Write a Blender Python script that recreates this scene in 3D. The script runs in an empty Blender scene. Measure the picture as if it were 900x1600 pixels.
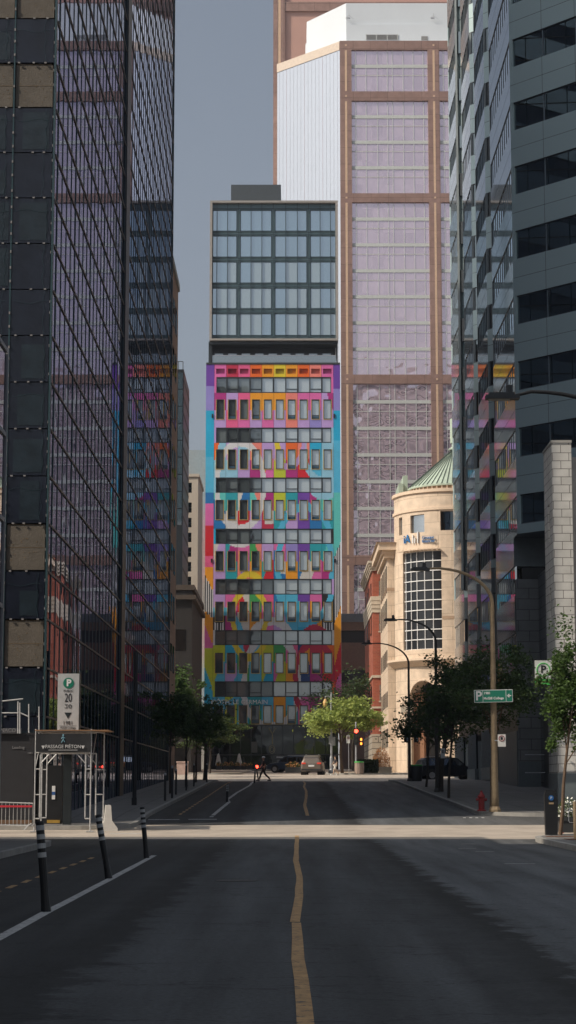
import bpy, bmesh, math, random
from mathutils import Vector, Matrix
R = math.radians
random.seed(7)
scene = bpy.context.scene
# ---------------------------------------------------------------- camera, sky, sun, exposure
F_PX, CAM_H, PITCH, YAW = 3050.0, 1.55, R(8.01), 4.0 / 3050.0
cam_d = bpy.data.cameras.new('camera'); cam = bpy.data.objects.new('camera', cam_d)
scene.collection.objects.link(cam); scene.camera = cam
cam.location = (0, 0, CAM_H); cam.rotation_euler = (R(90) + PITCH, 0, YAW)
cam_d.sensor_fit = 'VERTICAL'; cam_d.sensor_height = 36; cam_d.lens = 36 * F_PX / 1600
cam_d.clip_start = 0.3; cam_d.clip_end = 6000
SUN_A, SUN_E = R(65), R(42)
world = bpy.data.worlds.new('World'); scene.world = world; world.use_nodes = True
wn = world.node_tree.nodes; wl = world.node_tree.links
sky = wn.new('ShaderNodeTexSky'); sky.sky_type = 'NISHITA'; sky.sun_disc = False
sky.sun_elevation = SUN_E; sky.sun_rotation = math.pi + SUN_A
sky.air_density = 1.0; sky.dust_density = 5.0; sky.ozone_density = 1.0
hs = wn.new('ShaderNodeHueSaturation'); hs.inputs['Saturation'].default_value = 0.52
tintn = wn.new('ShaderNodeMix'); tintn.data_type = 'RGBA'; tintn.blend_type = 'MULTIPLY'
tintn.inputs[0].default_value = 1.0; tintn.inputs[7].default_value = (0.92, 0.965, 1.0, 1)
wl.new(sky.outputs[0], hs.inputs['Color']); wl.new(hs.outputs[0], tintn.inputs[6])
wl.new(tintn.outputs[2], wn['Background'].inputs['Color'])
wn['Background'].inputs['Strength'].default_value = 0.142
sd = bpy.data.lights.new('sun', 'SUN'); sd.energy = 4.9; sd.angle = R(0.5); sd.color = (1.0, 0.88, 0.72)
sun = bpy.data.objects.new('sun', sd); scene.collection.objects.link(sun)
ldir = Vector((math.sin(SUN_A) * math.cos(SUN_E), math.cos(SUN_A) * math.cos(SUN_E), -math.sin(SUN_E)))
sun.rotation_euler = ldir.to_track_quat('-Z', 'Y').to_euler(); sun.location = (-60, -30, 90)
vs = scene.view_settings
vs.view_transform = 'Standard'; vs.look = 'None'; vs.exposure = -0.3; vs.gamma = 1; vs.use_curve_mapping = False

# ---------------------------------------------------------------- measuring helpers
FW = Vector((-math.sin(YAW) * math.cos(PITCH), math.cos(YAW) * math.cos(PITCH), math.sin(PITCH)))
RT = Vector((math.cos(YAW), math.sin(YAW), 0)); UP = RT.cross(FW)
def ray(px, py): return FW + RT * ((px - 450) / F_PX) + UP * ((800 - py) / F_PX)
def atY(px, py, Y): d = ray(px, py); t = Y / d.y; return Vector((d.x * t, Y, CAM_H + d.z * t))
def xat(px, Y, py=1229): return atY(px, py, Y).x
def zat(py, Y): return atY(454, py, Y).z
TP = [(-400, 0), (55, 0.0), (62, 0.12), (72, 0.5), (101, 1.15), (128, 1.78), (146, 1.98), (172, 2.55), (250, 3.6), (420, 4.0), (4000, 4.0)]
def gz(y):
    for (a, za), (b, zb) in zip(TP, TP[1:]):
        if y <= b: return za + (zb - za) * (y - a) / (b - a)
    return 4.0
# ---------------------------------------------------------------- materials
def lin(h):
    h = h.lstrip('#'); o = []
    for i in (0, 2, 4):
        c = int(h[i:i+2], 16) / 255; o.append(c / 12.92 if c <= 0.04045 else ((c + 0.055) / 1.055) ** 2.4)
    return tuple(o)
MATS = {}
def mat(name, col, rough=0.7, metal=0.0, var=0.15, scale=3.0, bump=0.0, bscale=20.0, spec=0.5, emit=None, es=0, attr=False, streak=False):
    if name in MATS: return MATS[name]
    m = bpy.data.materials.new(name); m.use_nodes = True; MATS[name] = m
    n = m.node_tree.nodes; l = m.node_tree.links; b = n['Principled BSDF']
    b.inputs['Roughness'].default_value = rough; b.inputs['Metallic'].default_value = metal
    b.inputs['Specular IOR Level'].default_value = spec
    tc = n.new('ShaderNodeTexCoord'); no = n.new('ShaderNodeTexNoise'); no.inputs['Scale'].default_value = scale
    no.inputs['Detail'].default_value = 6; no.inputs['Roughness'].default_value = 0.65
    if streak:
        mp = n.new('ShaderNodeMapping'); mp.inputs['Scale'].default_value = (1, 1, 0.12)
        l.new(tc.outputs['Object'], mp.inputs['Vector']); l.new(mp.outputs[0], no.inputs['Vector'])
    else: l.new(tc.outputs['Object'], no.inputs['Vector'])
    mr = n.new('ShaderNodeMapRange'); mr.inputs[1].default_value = 0.25; mr.inputs[2].default_value = 0.75
    mr.inputs[3].default_value = 1 - var; mr.inputs[4].default_value = 1 + var
    l.new(no.outputs['Fac'], mr.inputs[0])
    mx = n.new('ShaderNodeMix'); mx.data_type = 'RGBA'; mx.blend_type = 'MULTIPLY'; mx.inputs[0].default_value = 1
    if attr:
        at = n.new('ShaderNodeAttribute'); at.attribute_name = 'Col'; l.new(at.outputs['Color'], mx.inputs[6])
    else: mx.inputs[6].default_value = (*col, 1)
    l.new(mr.outputs[0], mx.inputs[7]); l.new(mx.outputs[2], b.inputs['Base Color'])
    if bump:
        n2 = n.new('ShaderNodeTexNoise'); n2.inputs['Scale'].default_value = bscale; n2.inputs['Detail'].default_value = 4
        l.new(tc.outputs['Object'], n2.inputs['Vector'])
        bp = n.new('ShaderNodeBump'); bp.inputs['Strength'].default_value = bump; bp.inputs['Distance'].default_value = 0.02
        l.new(n2.outputs['Fac'], bp.inputs['Height']); l.new(bp.outputs[0], b.inputs['Normal'])
    if emit: b.inputs['Emission Color'].default_value = (*emit, 1); b.inputs['Emission Strength'].default_value = es
    return m
def glassy(name, gloss, base, k=0.85, rough=0.02, wave=0.0, wscale=0.5, cell=None, wdist=0.05):
    """reflecting coated glazing: tinted mirror over a dark body; wave = pillowing of the panes"""
    if name in MATS: return MATS[name]
    m = bpy.data.materials.new(name); m.use_nodes = True; MATS[name] = m
    n = m.node_tree.nodes; l = m.node_tree.links; n.remove(n['Principled BSDF'])
    g = n.new('ShaderNodeBsdfGlossy'); g.inputs['Color'].default_value = (*gloss, 1); g.inputs['Roughness'].default_value = rough
    d = n.new('ShaderNodeBsdfDiffuse'); d.inputs['Color'].default_value = (*base, 1)
    mx = n.new('ShaderNodeMixShader'); mx.inputs[0].default_value = k
    l.new(d.outputs[0], mx.inputs[1]); l.new(g.outputs[0], mx.inputs[2]); l.new(mx.outputs[0], n['Material Output'].inputs['Surface'])
    if wave:
        tc = n.new('ShaderNodeTexCoord'); no = n.new('ShaderNodeTexNoise'); no.inputs['Scale'].default_value = wscale; no.inputs['Detail'].default_value = 1.5
        l.new(tc.outputs['Object'], no.inputs['Vector'])
        bp = n.new('ShaderNodeBump'); bp.inputs['Strength'].default_value = wave; bp.inputs['Distance'].default_value = wdist
        l.new(no.outputs['Fac'], bp.inputs['Height']); l.new(bp.outputs[0], g.inputs['Normal'])
    return m
def block_mat(name, c1, c2, mortar, bw, bh, msize=0.02, rough=0.75, rot=(R(90), 0, 0), offset=0.5, bump=0.4):
    if name in MATS: return MATS[name]
    m = bpy.data.materials.new(name); m.use_nodes = True; MATS[name] = m
    n = m.node_tree.nodes; l = m.node_tree.links; b = n['Principled BSDF']; b.inputs['Roughness'].default_value = rough
    tc = n.new('ShaderNodeTexCoord'); sp = n.new('ShaderNodeSeparateXYZ'); l.new(tc.outputs['Object'], sp.inputs[0])
    ad = n.new('ShaderNodeMath'); ad.operation = 'ADD'; l.new(sp.outputs[0], ad.inputs[0]); l.new(sp.outputs[1], ad.inputs[1])
    cb = n.new('ShaderNodeCombineXYZ')
    if rot is None: l.new(sp.outputs[0], cb.inputs[0]); l.new(sp.outputs[1], cb.inputs[1])
    else: l.new(ad.outputs[0], cb.inputs[0]); l.new(sp.outputs[2], cb.inputs[1])
    br = n.new('ShaderNodeTexBrick'); l.new(cb.outputs[0], br.inputs['Vector']); br.offset = offset
    br.inputs['Color1'].default_value = (*c1, 1); br.inputs['Color2'].default_value = (*c2, 1); br.inputs['Mortar'].default_value = (*mortar, 1)
    br.inputs['Scale'].default_value = 1; br.inputs['Brick Width'].default_value = bw; br.inputs['Row Height'].default_value = bh; br.inputs['Mortar Size'].default_value = msize
    no = n.new('ShaderNodeTexNoise'); no.inputs['Scale'].default_value = 1.3; no.inputs['Detail'].default_value = 7; l.new(tc.outputs['Object'], no.inputs['Vector'])
    mr = n.new('ShaderNodeMapRange'); mr.inputs[1].default_value = .25; mr.inputs[2].default_value = .75; mr.inputs[3].default_value = .82; mr.inputs[4].default_value = 1.15
    l.new(no.outputs['Fac'], mr.inputs[0])
    mx = n.new('ShaderNodeMix'); mx.data_type = 'RGBA'; mx.blend_type = 'MULTIPLY'; mx.inputs[0].default_value = 1
    l.new(br.outputs['Color'], mx.inputs[6]); l.new(mr.outputs[0], mx.inputs[7]); l.new(mx.outputs[2], b.inputs['Base Color'])
    if bump:
        bp = n.new('ShaderNodeBump'); bp.inputs['Strength'].default_value = bump; bp.inputs['Distance'].default_value = 0.01; bp.invert = True
        l.new(br.outputs['Fac'], bp.inputs['Height']); l.new(bp.outputs[0], b.inputs['Normal'])
    return m
def leaf_mat(name, c1, c2):
    if name in MATS: return MATS[name]
    m = bpy.data.materials.new(name); m.use_nodes = True; MATS[name] = m
    n = m.node_tree.nodes; l = m.node_tree.links; b = n['Principled BSDF']; b.inputs['Roughness'].default_value = .55; b.inputs['Specular IOR Level'].default_value = .3
    tc = n.new('ShaderNodeTexCoord'); no = n.new('ShaderNodeTexNoise'); no.inputs['Scale'].default_value = 2.2; no.inputs['Detail'].default_value = 5
    l.new(tc.outputs['Object'], no.inputs['Vector'])
    cr = n.new('ShaderNodeValToRGB'); cr.color_ramp.elements[0].position = .35; cr.color_ramp.elements[1].position = .65
    cr.color_ramp.elements[0].color = (*c1, 1); cr.color_ramp.elements[1].color = (*c2, 1)
    l.new(no.outputs['Fac'], cr.inputs[0]); l.new(cr.outputs[0], b.inputs['Base Color'])
    tr = n.new('ShaderNodeBsdfTranslucent'); l.new(cr.outputs[0], tr.inputs['Color'])
    mx = n.new('ShaderNodeMixShader'); mx.inputs[0].default_value = .38
    l.new(b.outputs[0], mx.inputs[1]); l.new(tr.outputs[0], mx.inputs[2]); l.new(mx.outputs[0], n['Material Output'].inputs['Surface'])
    return m
# ---------------------------------------------------------------- mesh helpers
ORG = {}
def link(o): scene.collection.objects.link(o); return o
def tag(o, label=None, cat=None, group=None, kind=None):
    if label: o['label'] = label
    if cat: o['category'] = cat
    if group: o['group'] = group
    if kind: o['kind'] = kind
    return o
def empty(name, loc, label, cat, group=None):
    o = link(bpy.data.objects.new(name, None)); o.location = loc; o.empty_display_size = .3
    ORG[o.name] = Vector(loc); return tag(o, label, cat, group)
class MB:
    def __init__(s): s.v = []; s.f = []; s.m = []; s.c = []; s.M = None
    def pt(s, p):
        p = Vector(p)
        if s.M is not None: p = s.M @ p
        s.v.append(p); return len(s.v) - 1
    def poly(s, pts, m=0, col=None):
        s.f.append([s.pt(p) for p in pts]); s.m.append(m); s.c.append(col); return s
    def face(s, idx, m=0, col=None): s.f.append(list(idx)); s.m.append(m); s.c.append(col)
    def box(s, x0, y0, z0, x1, y1, z1, m=0, col=None):
        x0, x1 = sorted((x0, x1)); y0, y1 = sorted((y0, y1)); z0, z1 = sorted((z0, z1))
        i = [s.pt(p) for p in ((x0,y0,z0),(x1,y0,z0),(x1,y1,z0),(x0,y1,z0),(x0,y0,z1),(x1,y0,z1),(x1,y1,z1),(x0,y1,z1))]
        for q in ((0,3,2,1),(4,5,6,7),(0,1,5,4),(1,2,6,5),(2,3,7,6),(3,0,4,7)): s.face([i[k] for k in q], m, col)
        return s
    def tube(s, p0, p1, r0, r1=None, n=8, m=0, caps=True):
        r1 = r0 if r1 is None else r1; p0 = Vector(p0); p1 = Vector(p1); d = (p1 - p0)
        if d.length < 1e-6: return s
        d.normalize(); a = d.orthogonal().normalized(); b = d.cross(a)
        A = [s.pt(p0 + (a*math.cos(t)+b*math.sin(t))*r0) for t in [2*math.pi*k/n for k in range(n)]]
        B = [s.pt(p1 + (a*math.cos(t)+b*math.sin(t))*r1) for t in [2*math.pi*k/n for k in range(n)]]
        for k in range(n): s.face((A[k], A[(k+1)%n], B[(k+1)%n], B[k]), m)
        if caps: s.face(A[::-1], m); s.face(B, m)
        return s
    def path(s, pts, rs, n=8, m=0):
        pts = [Vector(p) for p in pts]; rings = []; ref = None
        for i, p in enumerate(pts):
            d = (pts[min(i+1, len(pts)-1)] - pts[max(i-1, 0)]).normalized()
            if ref is None: ref = d.orthogonal().normalized()
            a = (ref - d * ref.dot(d)).normalized(); ref = a; b = d.cross(a)
            rings.append([s.pt(p + (a*math.cos(t)+b*math.sin(t))*rs[i]) for t in [2*math.pi*k/n for k in range(n)]])
        for A, B in zip(rings, rings[1:]):
            for k in range(n): s.face((A[k], A[(k+1)%n], B[(k+1)%n], B[k]), m)
        s.face(rings[0][::-1], m); s.face(rings[-1], m); return s
    def lathe(s, c, prof, n=16, m=0):
        c = Vector(c); rings = []
        for r, z in prof: rings.append([s.pt(c + Vector((r*math.cos(2*math.pi*k/n), r*math.sin(2*math.pi*k/n), z))) for k in range(n)])
        for A, B in zip(rings, rings[1:]):
            for k in range(n): s.face((A[k], A[(k+1)%n], B[(k+1)%n], B[k]), m)
        s.face(rings[0][::-1], m); s.face(rings[-1], m); return s
    def prism(s, pts, z0, z1, m=0, mtop=None, edge_m={}):
        b = [s.pt((x, y, z0)) for x, y in pts]; t = [s.pt((x, y, z1)) for x, y in pts]; n = len(pts)
        for k in range(n): s.face((b[k], b[(k+1)%n], t[(k+1)%n], t[k]), edge_m.get(k, m))
        s.face(b[::-1], m); s.face(t, m if mtop is None else mtop); return s
    def text(s, body, size, M, m=0, depth=.02, align='CENTER', bold=0.0):
        cu = bpy.data.curves.new('t', 'FONT'); cu.body = body; cu.size = size; cu.extrude = depth / 2; cu.offset = bold
        cu.align_x = align; cu.align_y = 'CENTER'; cu.resolution_u = 3
        ob = bpy.data.objects.new('t', cu); me = bpy.data.meshes.new_from_object(ob)
        b0 = len(s.v)
        for v in me.vertices: s.v.append(M @ v.co)
        for p in me.polygons: s.face([b0 + i for i in p.vertices], m)
        bpy.data.objects.remove(ob); bpy.data.curves.remove(cu); bpy.data.meshes.remove(me); return s
    def build(s, name, mats, parent=None, loc=None, smooth=False):
        org = ORG[parent.name] if parent is not None else Vector(loc or (0, 0, 0))
        me = bpy.data.meshes.new(name); me.from_pydata([v - org for v in s.v], [], s.f)
        if not isinstance(mats, (list, tuple)): mats = [mats]
        for m in mats: me.materials.append(m)
        for p, k in zip(me.polygons, s.m): p.material_index = k; p.use_smooth = smooth
        if any(c is not None for c in s.c):
            ca = me.color_attributes.new('Col', 'FLOAT_COLOR', 'CORNER')
            for p, c in zip(me.polygons, s.c):
                for li in p.loop_indices: ca.data[li].color = (*(c or (1, 1, 1)), 1)
        me.update(); o = link(bpy.data.objects.new(name, me))
        if parent is not None: o.parent = parent
        else: o.location = org
        ORG[o.name] = org.copy(); return o
def copy_tree(o, parent=None):
    c = o.copy(); link(c); c.parent = parent; ORG[c.name] = ORG.get(o.name, Vector()).copy()
    for ch in list(o.children): copy_tree(ch, c)
    return c
def FACE(x, y, z, rz=0.0):     # text plane facing -Y (towards the viewer), turned by rz about Z
    return Matrix.Translation((x, y, z)) @ Matrix.Rotation(rz, 4, 'Z') @ Matrix.Rotation(R(90), 4, 'X')
# ---------------------------------------------------------------- palette of materials
m_conc = mat('concrete', (.34,.33,.31), .85, var=.2, scale=1.2, bump=.3, bscale=30)
m_kerb = mat('kerb_stone', (.30,.29,.27), .8, var=.25, scale=2)
m_black = mat('black_metal', (.012,.013,.015), .45)
m_dark = mat('dark_metal', (.03,.033,.036), .5)
m_galv = mat('galvanised', (.42,.43,.45), .45, metal=.6, var=.2, scale=8)
m_white = mat('white_paint', (.72,.72,.72), .5, var=.08)
m_tan = mat('tan_pole', (.27,.20,.12), .7, var=.25, scale=6, bump=.2, bscale=40)
m_frame = mat('window_frame_dark', (.018,.024,.028), .4)
m_bark = mat('bark', (.13,.085,.055), .9, var=.35, scale=9, bump=.5, bscale=30)
m_barkd = mat('bark_dark', (.05,.04,.032), .9, var=.35, scale=9, bump=.5, bscale=30)
m_green = mat('sign_green', (.01,.17,.11), .4, var=.05)
m_lime = mat('bright_green', (.06,.42,.08), .5, var=.05)
m_red = mat('red_paint', (.25,.015,.015), .45, var=.1)
m_rub = mat('rubber', (.02,.02,.021), .8)
m_lit_red = mat('lamp_red', (.6,.02,.01), .4, emit=(1,.06,.03), es=9)
m_lit_or = mat('lamp_orange', (.6,.2,.01), .4, emit=(1,.22,.03), es=6)
m_glow = mat('warm_lamp', (.8,.5,.2), .4, emit=(1,.55,.2), es=2.0)
m_lens = mat('dead_lens', (.04,.04,.03), .3)

# asphalt with lengthwise resurfacing joints
def asphalt():
    m = bpy.data.materials.new('asphalt'); m.use_nodes = True; n = m.node_tree.nodes; l = m.node_tree.links; b = n['Principled BSDF']
    b.inputs['Roughness'].default_value = .82; b.inputs['Specular IOR Level'].default_value = .35
    tc = n.new('ShaderNodeTexCoord'); sp = n.new('ShaderNodeSeparateXYZ'); l.new(tc.outputs['Object'], sp.inputs[0])
    no = n.new('ShaderNodeTexNoise'); no.inputs['Scale'].default_value = .8; no.inputs['Detail'].default_value = 8; no.inputs['Roughness'].default_value = .7
    l.new(tc.outputs['Object'], no.inputs['Vector'])
    def math_(op, a, b_, c=None):
        k = n.new('ShaderNodeMath'); k.operation = op
        for i, v in enumerate((a, b_, c)):
            if v is None: continue
            if isinstance(v, (int, float)): k.inputs[i].default_value = v
            else: l.new(v, k.inputs[i])
        return k.outputs[0]
    n9 = n.new('ShaderNodeTexNoise'); n9.inputs['Scale'].default_value = 3.5; n9.inputs['Detail'].default_value = 9; n9.inputs['Roughness'].default_value = .75; l.new(tc.outputs['Object'], n9.inputs['Vector'])
    wob = math_('ADD', math_('MULTIPLY_ADD', no.outputs['Fac'], 1.5, -0.75), math_('MULTIPLY_ADD', n9.outputs['Fac'], .9, -.45))
    x = math_('ADD', sp.outputs[0], wob)
    cr = n.new('ShaderNodeValToRGB'); e = cr.color_ramp.elements
    mr = n.new('ShaderNodeMapRange'); mr.inputs[1].default_value = -6; mr.inputs[2].default_value = 8; l.new(x, mr.inputs[0])
    l.new(mr.outputs[0], cr.inputs[0])
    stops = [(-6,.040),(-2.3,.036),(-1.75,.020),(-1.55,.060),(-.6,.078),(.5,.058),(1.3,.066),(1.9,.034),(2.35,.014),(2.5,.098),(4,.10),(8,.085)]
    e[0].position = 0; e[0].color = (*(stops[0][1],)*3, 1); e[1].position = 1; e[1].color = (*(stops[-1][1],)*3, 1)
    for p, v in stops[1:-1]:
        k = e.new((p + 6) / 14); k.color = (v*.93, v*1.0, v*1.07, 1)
    # broad wear, tyre streaks along Y, fine grit
    mp = n.new('ShaderNodeMapping'); mp.inputs['Scale'].default_value = (1.8, .09, 1); l.new(tc.outputs['Object'], mp.inputs[0])
    n2 = n.new('ShaderNodeTexNoise'); n2.inputs['Scale'].default_value = 1; n2.inputs['Detail'].default_value = 5; l.new(mp.outputs[0], n2.inputs['Vector'])
    n3 = n.new('ShaderNodeTexNoise'); n3.inputs['Scale'].default_value = 18; n3.inputs['Detail'].default_value = 8; n3.inputs['Roughness'].default_value = .85; l.new(tc.outputs['Object'], n3.inputs['Vector'])
    a = math_('MULTIPLY_ADD', n2.outputs['Fac'], 1.9, .05); c = math_('MULTIPLY_ADD', n3.outputs['Fac'], 3.2, -.6)
    mpc = n.new('ShaderNodeMapping'); mpc.inputs['Scale'].default_value = (.22, .5, 1); l.new(tc.outputs['Object'], mpc.inputs[0])
    vo = n.new('ShaderNodeTexNoise'); vo.inputs['Scale'].default_value = .9; vo.inputs['Detail'].default_value = 9; vo.inputs['Roughness'].default_value=.6; l.new(mpc.outputs[0], vo.inputs['Vector'])
    ab = math_('ABSOLUTE', math_('SUBTRACT', vo.outputs['Fac'], .5), None)
    crk = math_('MINIMUM', math_('MULTIPLY_ADD', ab, 110, .35), 1.0)
    f = math_('MULTIPLY', math_('MULTIPLY', a, c), crk)
    mx = n.new('ShaderNodeMix'); mx.data_type = 'RGBA'; mx.blend_type = 'MULTIPLY'; mx.inputs[0].default_value = 1
    l.new(cr.outputs[0], mx.inputs[6]); l.new(f, mx.inputs[7]); l.new(mx.outputs[2], b.inputs['Base Color'])
    bp = n.new('ShaderNodeBump'); bp.inputs['Strength'].default_value = .5; bp.inputs['Distance'].default_value = .006
    l.new(n3.outputs['Fac'], bp.inputs['Height']); l.new(bp.outputs[0], b.inputs['Normal'])
    return m
m_asph = asphalt()
m_asph2 = mat('asphalt_worn', (.40,.345,.29), .85, var=.25, scale=.7, bump=.4, bscale=60)  # sunlight on the cross streets put into a paler asphalt colour
def worn(name, col):
    m = mat(name, col, .75, var=.35, scale=5); n = m.node_tree.nodes; l = m.node_tree.links; b = n['Principled BSDF']
    src = b.inputs['Base Color'].links[0].from_socket; tc = n.new('ShaderNodeTexCoord'); no = n.new('ShaderNodeTexNoise'); no.inputs['Scale'].default_value = 9; no.inputs['Detail'].default_value = 10; no.inputs['Roughness'].default_value = .75
    l.new(tc.outputs['Object'], no.inputs['Vector']); mr = n.new('ShaderNodeMapRange'); mr.inputs[1].default_value = .54; mr.inputs[2].default_value = .62; l.new(no.outputs['Fac'], mr.inputs[0])
    mx = n.new('ShaderNodeMix'); mx.data_type = 'RGBA'; l.new(mr.outputs[0], mx.inputs[0]); l.new(src, mx.inputs[6]); mx.inputs[7].default_value = (.06, .062, .065, 1); l.new(mx.outputs[2], b.inputs['Base Color']); return m
m_ypaint = worn('yellow_paint', (.44,.27,.12)); m_wpaint = worn('white_road_paint', (.46,.46,.45))

# ---------------------------------------------------------------- ground, roads, pavements
YS = sorted(set([-400,-200,-60,-30,0,20,40,55,58.5,62,66,70,72,78,84,90,96,101,108,114,120,128,134,140,146,150,156,162,168,172,178,184,190,200,210,220,230,240,250,280,330,420,700,1500,3000]))
g = MB()
for a, b in zip(YS, YS[1:]):
    g.poly([(-1500,a,gz(a)-.012),(1500,a,gz(a)-.012),(1500,b,gz(b)-.012),(-1500,b,gz(b)-.012)])
tag(g.build('ground', mat('ground_paving', (.14,.135,.13), .9, scale=.3)), kind='structure')
def sheet(name, x0, x1, y0, y1, m, dz=.0):
    s = MB(); ys = sorted(set([y0, y1] + [y for y in YS if y0 < y < y1]))
    for a, b in zip(ys, ys[1:]): s.poly([(x0,a,gz(a)+dz),(x1,a,gz(a)+dz),(x1,b,gz(b)+dz),(x0,b,gz(b)+dz)])
    return tag(s.build(name, m), kind='structure')
sheet('road', -9, 10.5, -40, 57.5, m_asph, .0); sheet('cross_street', -9, 10.5, 57.5, 66.2, m_asph2); sheet('road', -9, 10.5, 66.2, 142, m_asph)  # pale strip between the two dark road sheets follows the sun patch
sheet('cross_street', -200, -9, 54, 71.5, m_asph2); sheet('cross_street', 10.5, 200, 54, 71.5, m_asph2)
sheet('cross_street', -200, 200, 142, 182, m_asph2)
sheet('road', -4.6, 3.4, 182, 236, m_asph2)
def slab(name, xk, xfar, y0, y1, r0, r1, mtop):
    """raised pavement with a kerb; xk = kerb line, r0/r1 corner radii at its near/far end"""
    sgn = 1 if xfar > xk else -1; ys = set([y0, y1] + [y for y in YS if y0 < y < y1])
    for k in range(9):
        t = k / 8 * math.pi / 2
        if r0: ys.add(y0 + r0 * (1 - math.cos(t)))
        if r1: ys.add(y1 - r1 * (1 - math.cos(t)))
    def xe(y):
        d = 0
        if r0 and y < y0 + r0: q = (y0 + r0 - y) / r0; d = r0 * (1 - math.sqrt(max(0, 1 - q*q)))
        if r1 and y > y1 - r1: q = (y - y1 + r1) / r1; d = r1 * (1 - math.sqrt(max(0, 1 - q*q)))
        return xk + sgn * d
    ys = sorted(ys); s = MB(); kb = MB(); H = .13
    for a, b in zip(ys, ys[1:]):
        xa, xb = xe(a), xe(b); ia, ib = xa + sgn*.16, xb + sgn*.16
        s.poly([(ia,a,gz(a)+H),(xfar,a,gz(a)+H),(xfar,b,gz(b)+H),(ib,b,gz(b)+H)])
        kb.poly([(xa,a,gz(a)+H+.004),(ia,a,gz(a)+H+.004),(ib,b,gz(b)+H+.004),(xb,b,gz(b)+H+.004)])
        kb.poly([(xa,a,gz(a)-.02),(xa,a,gz(a)+H+.004),(xb,b,gz(b)+H+.004),(xb,b,gz(b)-.02)])
    for y in (y0, y1):
        x0 = xe(y); kb.poly([(x0,y,gz(y)-.02),(xfar,y,gz(y)-.02),(xfar,y,gz(y)+H),(x0,y,gz(y)+H)])
    o = tag(s.build(name, mtop), kind='structure')
    tag(kb.build('kerb', m_kerb), kind='structure'); return o
m_pave = block_mat('paving', (.17,.165,.16), (.14,.137,.133), (.07,.068,.066), 1.5, 1.5, .02, rot=None, offset=0, bump=.2)
m_pavel = block_mat('paving_pale', (.40,.33,.26), (.36,.30,.235), (.2,.17,.14), 1.2, 1.2, .02, rot=None, offset=0, bump=.2)
slab('pavement', 6.9, 70, -40, 58.3, 0, 2.6, m_pave)
slab('pavement', -6.3, -70, -40, 54.5, 0, 2.5, m_pave)
slab('pavement', 6.9, 200, 71.3, 142, 2.4, 3.0, m_pave)
slab('pavement', -5.1, -200, 63.4, 141, 2.0, 3.0, m_pave)
slab('pavement', 3.4, 200, 178, 330, 2.5, 0, m_pavel)
slab('pavement', -4.6, -200, 181, 330, 2.5, 0, m_pavel)
sheet('plaza', -4.6, 3.4, 236, 330, m_pavel, .1)
# painted lines
def ribbon(name, pts, w, m, dz=.006):
    s = MB()
    P = []
    for (x0, y0), (x1, y1) in zip(pts, pts[1:]):
        n = max(1, int(abs(y1 - y0) / 2.0))
        for k in range(n): t = k / n; P.append((x0 + (x1-x0)*t, y0 + (y1-y0)*t))
    P.append(pts[-1])
    rr = random.Random(len(pts)); J = [(rr.uniform(-.006,.006), rr.uniform(-.006,.006)) for _ in P]
    for i in range(len(P) - 1):
        (xa, ya), (xb, yb) = P[i], P[i+1]; ja, jb = J[i], J[i+1]
        s.poly([(xa-w/2+ja[0],ya,gz(ya)+dz),(xa+w/2+ja[1],ya,gz(ya)+dz),(xb+w/2+jb[1],yb,gz(yb)+dz),(xb-w/2+jb[0],yb,gz(yb)+dz)])
    return tag(s.build(name, m), kind='structure')
def gp(px, py):      # pixel on the flat near road -> world x, y
    d = ray(px, py); t = -CAM_H / d.z; return (d.x * t, d.y * t)
ribbon('centre_line', [gp(480,1640), gp(474,1570), gp(470,1530), gp(466,1500), gp(463,1442)], .115, m_ypaint)
ribbon('centre_line', [gp(460.5,1441), gp(467,1400), gp(468,1370), gp(462.5,1345), gp(464,1310)], .115, m_ypaint)
ribbon('centre_line', [(.62,72), (.60,84), (.76,96), (.86,108), (.80,118), (.95,128), (.9,139)], .13, m_ypaint)
ribbon('lane_line', [gp(-80,1507), gp(0,1465), gp(72,1426), gp(170,1375), gp(241,1337)], .13, m_wpaint)
ribbon('lane_line', [(-2.85,71), (-2.8,80), (-2.75,88), (-2.95,92), (-2.85,104), (-2.5,122), (-2.6,139)], .15, m_wpaint)
for k in range(14):
    y0 = 20 + k * 1.75
    if y0 < 44: ribbon('lane_dash', [(-4.35, y0), (-4.36, y0 + .95)], .1, m_ypaint)
for k in range(30):
    y0 = 73 + k * 2.2
    ribbon('lane_dash', [(-4.1, y0), (-4.1, y0 + 1.3)], .11, m_ypaint)
for (px, py, w) in ((812,1350,.62),(757,1331,.45),(732,1319,.4),(730,1326,.45)):
    x, y = gp(px, py); s = MB(); s.poly([(x-w/2,y-.06,.007),(x+w/2,y-.06,.007),(x+w/2,y+.06,.007),(x-w/2,y+.06,.007)])
    tag(s.build('parking_mark', m_wpaint), kind='structure')
for (x0, x1, y) in ((-5.0,-3.9,69.2),(-3.6,-2.6,69.4),(-5.6,-4.6,61)):
    s = MB(); s.poly([(x0,y,gz(y)+.007),(x1,y+.05,gz(y)+.007),(x1,y+.35,gz(y+.35)+.007),(x0,y+.3,gz(y+.35)+.007)])
    tag(s.build('crossing_mark', m_wpaint), kind='structure')
for k in range(4):
    s = MB(); x = 6.15 + k*.22; s.poly([(x,70.3,gz(70.3)+.012),(x+.1,70.3,gz(70.3)+.012),(x+.1,70.6,gz(70.6)+.012),(x,70.6,gz(70.6)+.012)])
    tag(s.build('parking_mark', m_white), kind='structure')
def manhole(x, y, lab):
    c = MB(); z = gz(y) + .005; c.lathe((x, y, z - .004), [(.36, 0), (.36, .006), (.30, .007)], 24)
    tag(c.build('manhole_cover', mat('cast_iron', (.035,.033,.032), .6, var=.3, scale=30, bump=.6, bscale=60), None, (x, y, z)), lab, 'manhole cover')
manhole(-.9, 33, 'round iron manhole cover left of the yellow line in the near road')
manhole(1.6, 96, 'round iron manhole cover right of the yellow line beyond the crossing')
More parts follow.
